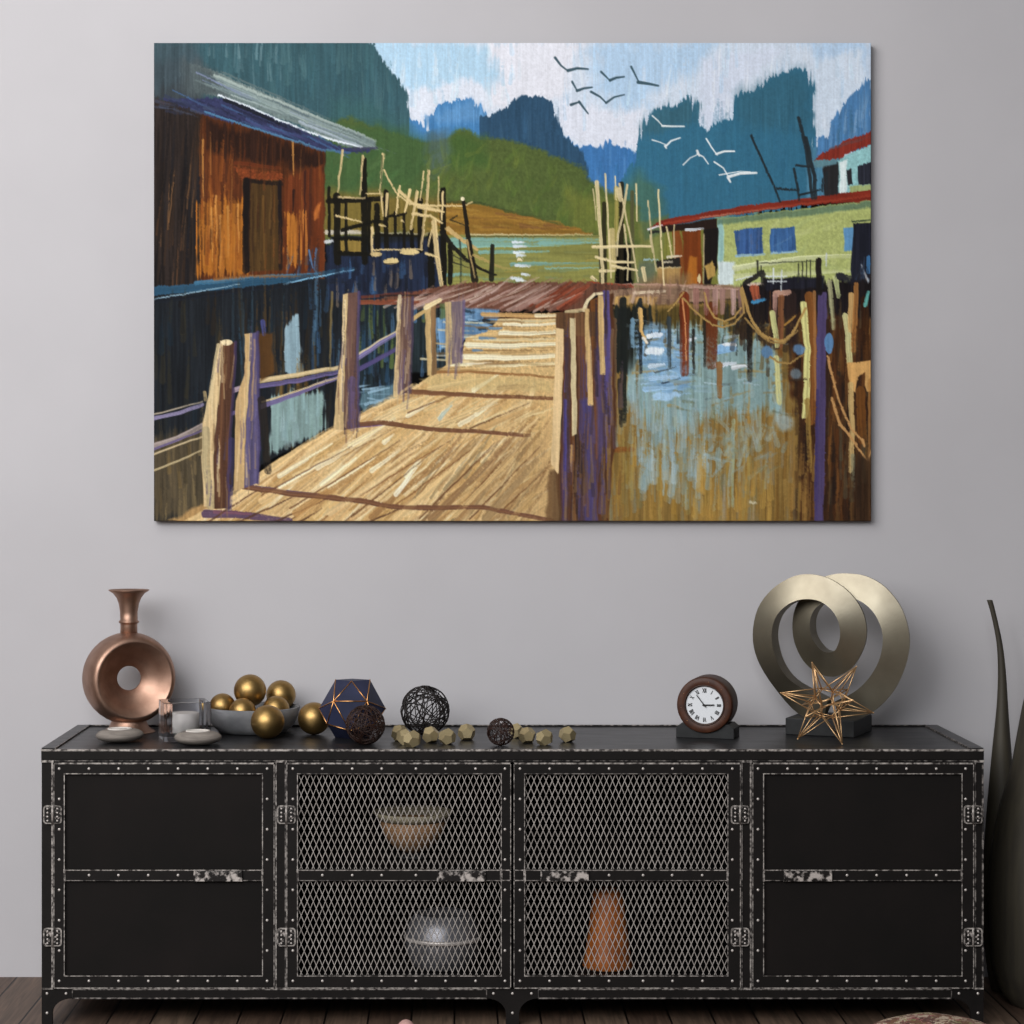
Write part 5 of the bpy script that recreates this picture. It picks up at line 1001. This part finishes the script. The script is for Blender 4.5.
def bar(m, c, ang, p0, p1, wd, y_):
    """bar between two points given in numeral coordinates (across, outward) at clock angle ang (radians clockwise from 12)"""
    def W(p):
        r_ = p[1]; a = p[0]
        return Vector((c[0] + math.sin(ang) * r_ + math.cos(ang) * a, 0, c[1] + math.cos(ang) * r_ - math.sin(ang) * a))
    A, B = W(p0), W(p1); d = (B - A).normalized(); n_ = Vector((d.z, 0, -d.x)) * wd
    vs = [(q_.x, y_ + dy, q_.z) for dy in (.0004, -.0004) for q_ in (A - n_, A + n_, B + n_, B - n_)]
    m.add(vs, [(0, 1, 2, 3), (7, 6, 5, 4), (0, 4, 5, 1), (1, 5, 6, 2), (2, 6, 7, 3), (3, 7, 4, 0)])
for h, txt in enumerate(('XII', 'I', 'II', 'III', 'IIII', 'V', 'VI', 'VII', 'VIII', 'IX', 'X', 'XI')):
    ang = h * PI / 6; ws = {'I': .9, 'V': 2.2, 'X': 2.2}; tw = sum(ws[c] for c in txt); x = -tw / 2; r0, r1_ = 12.4, 16.6
    for ch in txt:
        a, c = (x + .1) * u, (x + ws[ch] - .1) * u; mid = (a + c) / 2
        if ch == 'I': bar(nm, (0, zc), ang, (mid, r0 * u), (mid, r1_ * u), .28 * u, yd)
        elif ch == 'V':
            bar(nm, (0, zc), ang, (a, r1_ * u), (mid, r0 * u), .34 * u, yd); bar(nm, (0, zc), ang, (c, r1_ * u), (mid, r0 * u), .2 * u, yd)
        else:
            bar(nm, (0, zc), ang, (a, r1_ * u), (c, r0 * u), .34 * u, yd); bar(nm, (0, zc), ang, (c, r1_ * u), (a, r0 * u), .2 * u, yd)
        x += ws[ch]
nm.build('numerals', [M['ink']], ck)
hm = MB(); bar(hm, (0, zc), math.radians(88), (0, -2 * u), (0, 10 * u), .65 * u, yd - .0014); hm.build('hour_hand', [M['ink']], ck)
mm = MB(); bar(mm, (0, zc), math.radians(-38), (0, -2.5 * u), (0, 12.6 * u), .42 * u, yd - .0026); mm.latheY([(1 * u, yd), (1 * u, yd - .0034)], 16, (0, 0, zc)); mm.build('minute_hand', [M['ink']], ck)
for k in range(10):
    a = 2 * PI * (k + .3) / 10; MB().latheY(dome(.0008, .0008), 8, (math.sin(a) * 23.4 * u, yf, zc + math.cos(a) * 23.4 * u)).build('stud', [M['goldline']], ck)

# ---------------------------------------------------------------- coiled ring sculpture
yy = .315; u = 1 / sca(yy); ph = math.radians(16.5)
sy = yy
sl = thing('coil_sculpture', (X(829, yy), yy, TOP), 'brushed champagne metal double loop sculpture on a black plinth', 'sculpture', rz=math.radians(-25))
hw = .079; MB().box(-hw, hw, -hw, hw, 0, .038).build('plinth', [M['plinth']], sl, bevel=.002)
# the band: (column, row) in the photograph of its outer and inner edge, and how far back it lies there (metres)
def zp(x, y): return (740 + x / 5.689, 565 + y / 5.689)
out_ = [(470, 893), (330, 845), (190, 690), (100, 540), (72, 400), (100, 250), (180, 140), (290, 70), (390, 52), (500, 75), (610, 145), (690, 250), (720, 370), (700, 480), (640, 580), (570, 625), (515, 635), (440, 615), (360, 545), (310, 440), (298, 330), (320, 230), (370, 150), (440, 85), (520, 55), (610, 48), (720, 65), (830, 130), (920, 250), (962, 400), (950, 540), (890, 690), (800, 800), (690, 870), (560, 893)]
inn_ = [(500, 775), (420, 735), (290, 660), (215, 560), (180, 430), (190, 330), (230, 260), (300, 210), (375, 194), (450, 205), (510, 245), (550, 300), (567, 360), (567, 420), (550, 470), (535, 490), (510, 497), (470, 490), (430, 450), (403, 400), (397, 340), (405, 290), (435, 240), (490, 205), (560, 190), (640, 190), (700, 215), (760, 270), (800, 350), (812, 430), (795, 530), (750, 620), (690, 690), (620, 740), (540, 775)]
n_ = len(out_); rings = []
oo = spline([zp(*p) for p in out_], 4); iq = spline([zp(*p) for p in inn_], 4); K = len(oo)
th = .054
CA, SA = math.cos(math.radians(-25)), math.sin(math.radians(-25))
def loc(p, yd_):
    """photo point -> local (x, z) of the sculpture for a given local depth"""
    k_ = (p[0] - VX) / F; cx_, cy_ = X(829, sy), sy
    x_ = (k_ * (DC + cy_ + yd_ * CA) - cx_ + yd_ * SA) / (CA - k_ * SA)
    return (x_, Z(p[1], sy + x_ * SA + yd_ * CA) - TOP)
for k in range(K):
    t_ = k / (K - 1); yb = -.020 + .052 * (1 / (1 + math.exp(-9 * (t_ - .5))))       # front leg to back leg
    po_, pi_ = oo[k], iq[k]
    y_o, y_i = yb - .010, yb - th / 2                                   # the face leans back towards its outer edge
    a = loc(po_, y_o); b = loc(pi_, y_i)
    c = (a[0], a[1]); d = (b[0], b[1])
    rings.append([(a[0], y_o, a[1]), (b[0], y_i, b[1]), (d[0], yb + th / 2, d[1]), (c[0], yb - .003, c[1])])
cm = MB()
for q0 in range(4):                                                              # four long faces, each smooth along its length, creased between
    vs = []
    for r_ in rings: vs += [r_[q0], r_[(q0 + 1) % 4]]
    cm.add(vs, [(2 * k, 2 * k + 1, 2 * k + 3, 2 * k + 2) for k in range(K - 1)], 0, True)
cm.add(rings[0], [(0, 1, 2, 3)]); cm.add(rings[-1], [(3, 2, 1, 0)])
co_ = cm.build('metal_coil', [M['champagne']], sl)
for e_ in co_.data.edges: pass
bmc = bmesh.new(); bmc.from_mesh(co_.data)
for e_ in bmc.edges:
    if len(e_.link_faces) == 2 and e_.calc_face_angle(0) > .6: e_.smooth = False
bmc.to_mesh(co_.data); bmc.free()

# ---------------------------------------------------------------- rose gold star
yy = .125; u = 1 / sca(yy); RS = 47.5 * u
ctr = Vector((X(827, yy), yy, Z(705.5, yy)))
g20 = math.radians(20.2)
ez = Vector((math.cos(g20), 0, math.sin(g20))); ey = Vector((-math.sin(g20), 0, math.cos(g20))); ex = Vector((0, 1, 0))
rot = Matrix.Rotation(math.radians(-7), 3, ey)
tips = []
for a in (-1, 1):
    for b_ in (-ph_, ph_): tips += [Vector((0, a, b_)), Vector((a, b_, 0)), Vector((b_, 0, a))]
def W3(v): return rot @ (ex * v.x + ey * v.y + ez * v.z)
tn = [W3(v).normalized() for v in tips]; dn = [W3(v).normalized() for v in dv]
zmin = min(t_.z for t_ in tn) * RS; ctr.z = TOP - zmin + .0016
st = thing('wire_star', (ctr.x, ctr.y, TOP), 'rose gold rod star with long spikes in front of the loop sculpture', 'ornament')
oz = Vector((0, 0, ctr.z - TOP)); core = .34
cm = MB()
for i in range(20):
    for j in range(i):
        if (dn[i] - dn[j]).length < .75: cm.tube([oz + dn[i] * RS * core, oz + dn[j] * RS * core], .0013, 6)
cm.build('core_frame', [M['rosegold']], st)
for t_ in tn:
    m = MB(); near = sorted(range(20), key=lambda i: -dn[i].dot(t_))[:5]
    for i in near: m.tube([oz + dn[i] * RS * core, oz + t_ * RS * .985], .0013, 6)
    m.ball(oz + t_ * RS * .985, .0018, 8); m.build('spike', [M['rosegold']], st)

# ---------------------------------------------------------------- tall floor vases
def bottle(name, path, yb, label):
    """path: (column, row, half width in px) from the mouth down to the floor"""
    s_ = sca(yb); pts = spline([(X(a, yb), Z(b, yb), r / s_) for a, b, r in path], 6); n = 40
    rings = [[(p[0] + p[2] * math.cos(2 * PI * j / n), yb + p[2] * math.sin(2 * PI * j / n), max(p[1], .0)) for j in range(n)] for p in pts]
    a = pts[0]; ins = [[(q_[0] * .7 + a[0] * .3 if i == 0 else q_[0], q_[1], q_[2]) for q_ in rings[0]] for i in (0,)]
    inner = [[(a[0] + .65 * (q_[0] - a[0]), yb + .65 * (q_[1] - yb), q_[2] + dz) for q_ in rings[0]] for dz in (-.004, 0)]
    off = (pts[-1][0], yb, 0)
    o = MB().loft(inner + rings).build(name, [M['ceramic']], None, off); o.location = off
    return tag(o, label, 'vase', 'tall floor vases')
bottle('floor_vase', [(989.6, 600, 2.8), (992.5, 610, 2.6), (996, 625, 2.6), (999.3, 642, 2.9), (1001.2, 660, 3.5), (1002.2, 680, 4.3), (1002.4, 700, 5.3), (1002.2, 720, 6.8), (1001.8, 745, 9), (1001.6, 770, 11.2), (1002, 800, 14.2), (1003, 830, 17.5), (1004, 865, 20.5), (1004.5, 900, 22), (1004.5, 940, 20.5), (1004.5, 970, 17), (1004.5, 990.5, 13)], .325, 'slender dark olive floor vase with a bent thin neck, nearest the sideboard')
bottle('floor_vase', [(1046, 560, 3), (1043, 590, 3), (1041, 630, 5), (1041, 670, 9.5), (1041, 703, 17.5), (1041, 735, 23.5), (1041, 770, 30), (1041, 809, 41), (1041, 848, 48.5), (1041, 885, 51.5), (1041, 910, 51.5), (1041, 945, 49.5), (1041, 972, 46.5), (1041, 992, 39), (1041, 1003, 31), (1041, 1005, 28)], .185, 'broad bellied dark olive floor vase cut off by the right border')

# ---------------------------------------------------------------- what peeps in at the lower border
yy = -.30; h_ = Z(1018.5, yy); R = .165
n = 64; rings = []
for k in range(0, 15):
    a = PI / 2 * k / 14; rr_ = R * math.cos(a) ** .9 if k < 14 else .004; z = .012 + (h_ - .012) * math.sin(a)
    rings.append([(rr_ * math.cos(2 * PI * j / n), rr_ * math.sin(2 * PI * j / n), z + .002 * math.sin(5 * 2 * PI * j / n) * math.cos(a)) for j in range(n)])
cu = MB().loft([[(R * .9 * math.cos(2 * PI * j / n), R * .9 * math.sin(2 * PI * j / n), 0) for j in range(n)]] + rings).build('floor_cushion', [rug_mat()])
cu.location = (X(935, yy), yy, 0); tag(cu, 'domed patterned floor cushion before the right end of the sideboard', 'cushion')
yy = -.2; h_ = Z(1019.5, yy)
eg = MB().ball((0, 0, h_ / 2), 1, 32, sq=(.022, .022, h_ / 2)).build('egg_ornament', [M['pink']]); eg.location = (X(406, yy), yy, 0)
tag(eg, 'small pale pink rounded ornament on the floor before the left mesh door', 'ornament')

# ---------------------------------------------------------------- light, world, camera
def area(name, loc_, target, size, energy, col=(1, 1, 1), size_y=None):
    l = bpy.data.lights.new(name, 'AREA'); l.energy = energy; l.size = size; l.color = col
    if size_y: l.shape = 'RECTANGLE'; l.size_y = size_y
    o = bpy.data.objects.new(name, l); COL.objects.link(o); o.location = loc_
    o.rotation_euler = (Vector(target) - Vector(loc_)).to_track_quat('-Z', 'Y').to_euler(); return o
area('key_area_light', (-2.9, -3.6, 3.0), (-.2, .4, 1.0), 3.4, 184, (1, .985, .975))  # large off-frame area light from upper left; no window modelled
area('front_fill_light', (-1.0, -5.4, 3.3), (0, .4, .9), 2.8, 134, (.97, .98, 1), 2.0)  # added fill behind the camera, no real window there
area('top_area_light', (-1.0, -1.2, 3.3), (-.8, .2, 0), 1.6, 12, (1, .98, .95), .8)  # weak area light aimed down from above; no lamp modelled
wd = bpy.data.worlds.new('room'); sc.world = wd; wd.use_nodes = True
wd.node_tree.nodes['Background'].inputs[0].default_value = (.80, .81, .85, 1); wd.node_tree.nodes['Background'].inputs[1].default_value = .11
cam = bpy.data.cameras.new('camera'); co = bpy.data.objects.new('camera', cam); COL.objects.link(co); sc.camera = co
cam.sensor_width = 36; cam.lens = 36 * F / 1024; cam.shift_x = (512 - VX) / 1024; cam.shift_y = -(512 - VY) / 1024; cam.clip_start = .05
co.location = (0, -DC, HC); co.rotation_euler = (PI / 2, 0, 0)
vs_ = sc.view_settings; sc.display_settings.display_device = 'sRGB'; vs_.view_transform = 'Standard'; vs_.look = 'None'; vs_.gamma = 1; vs_.exposure = EXPOSURE
try: vs_.use_curve_mapping = False
except Exception: pass
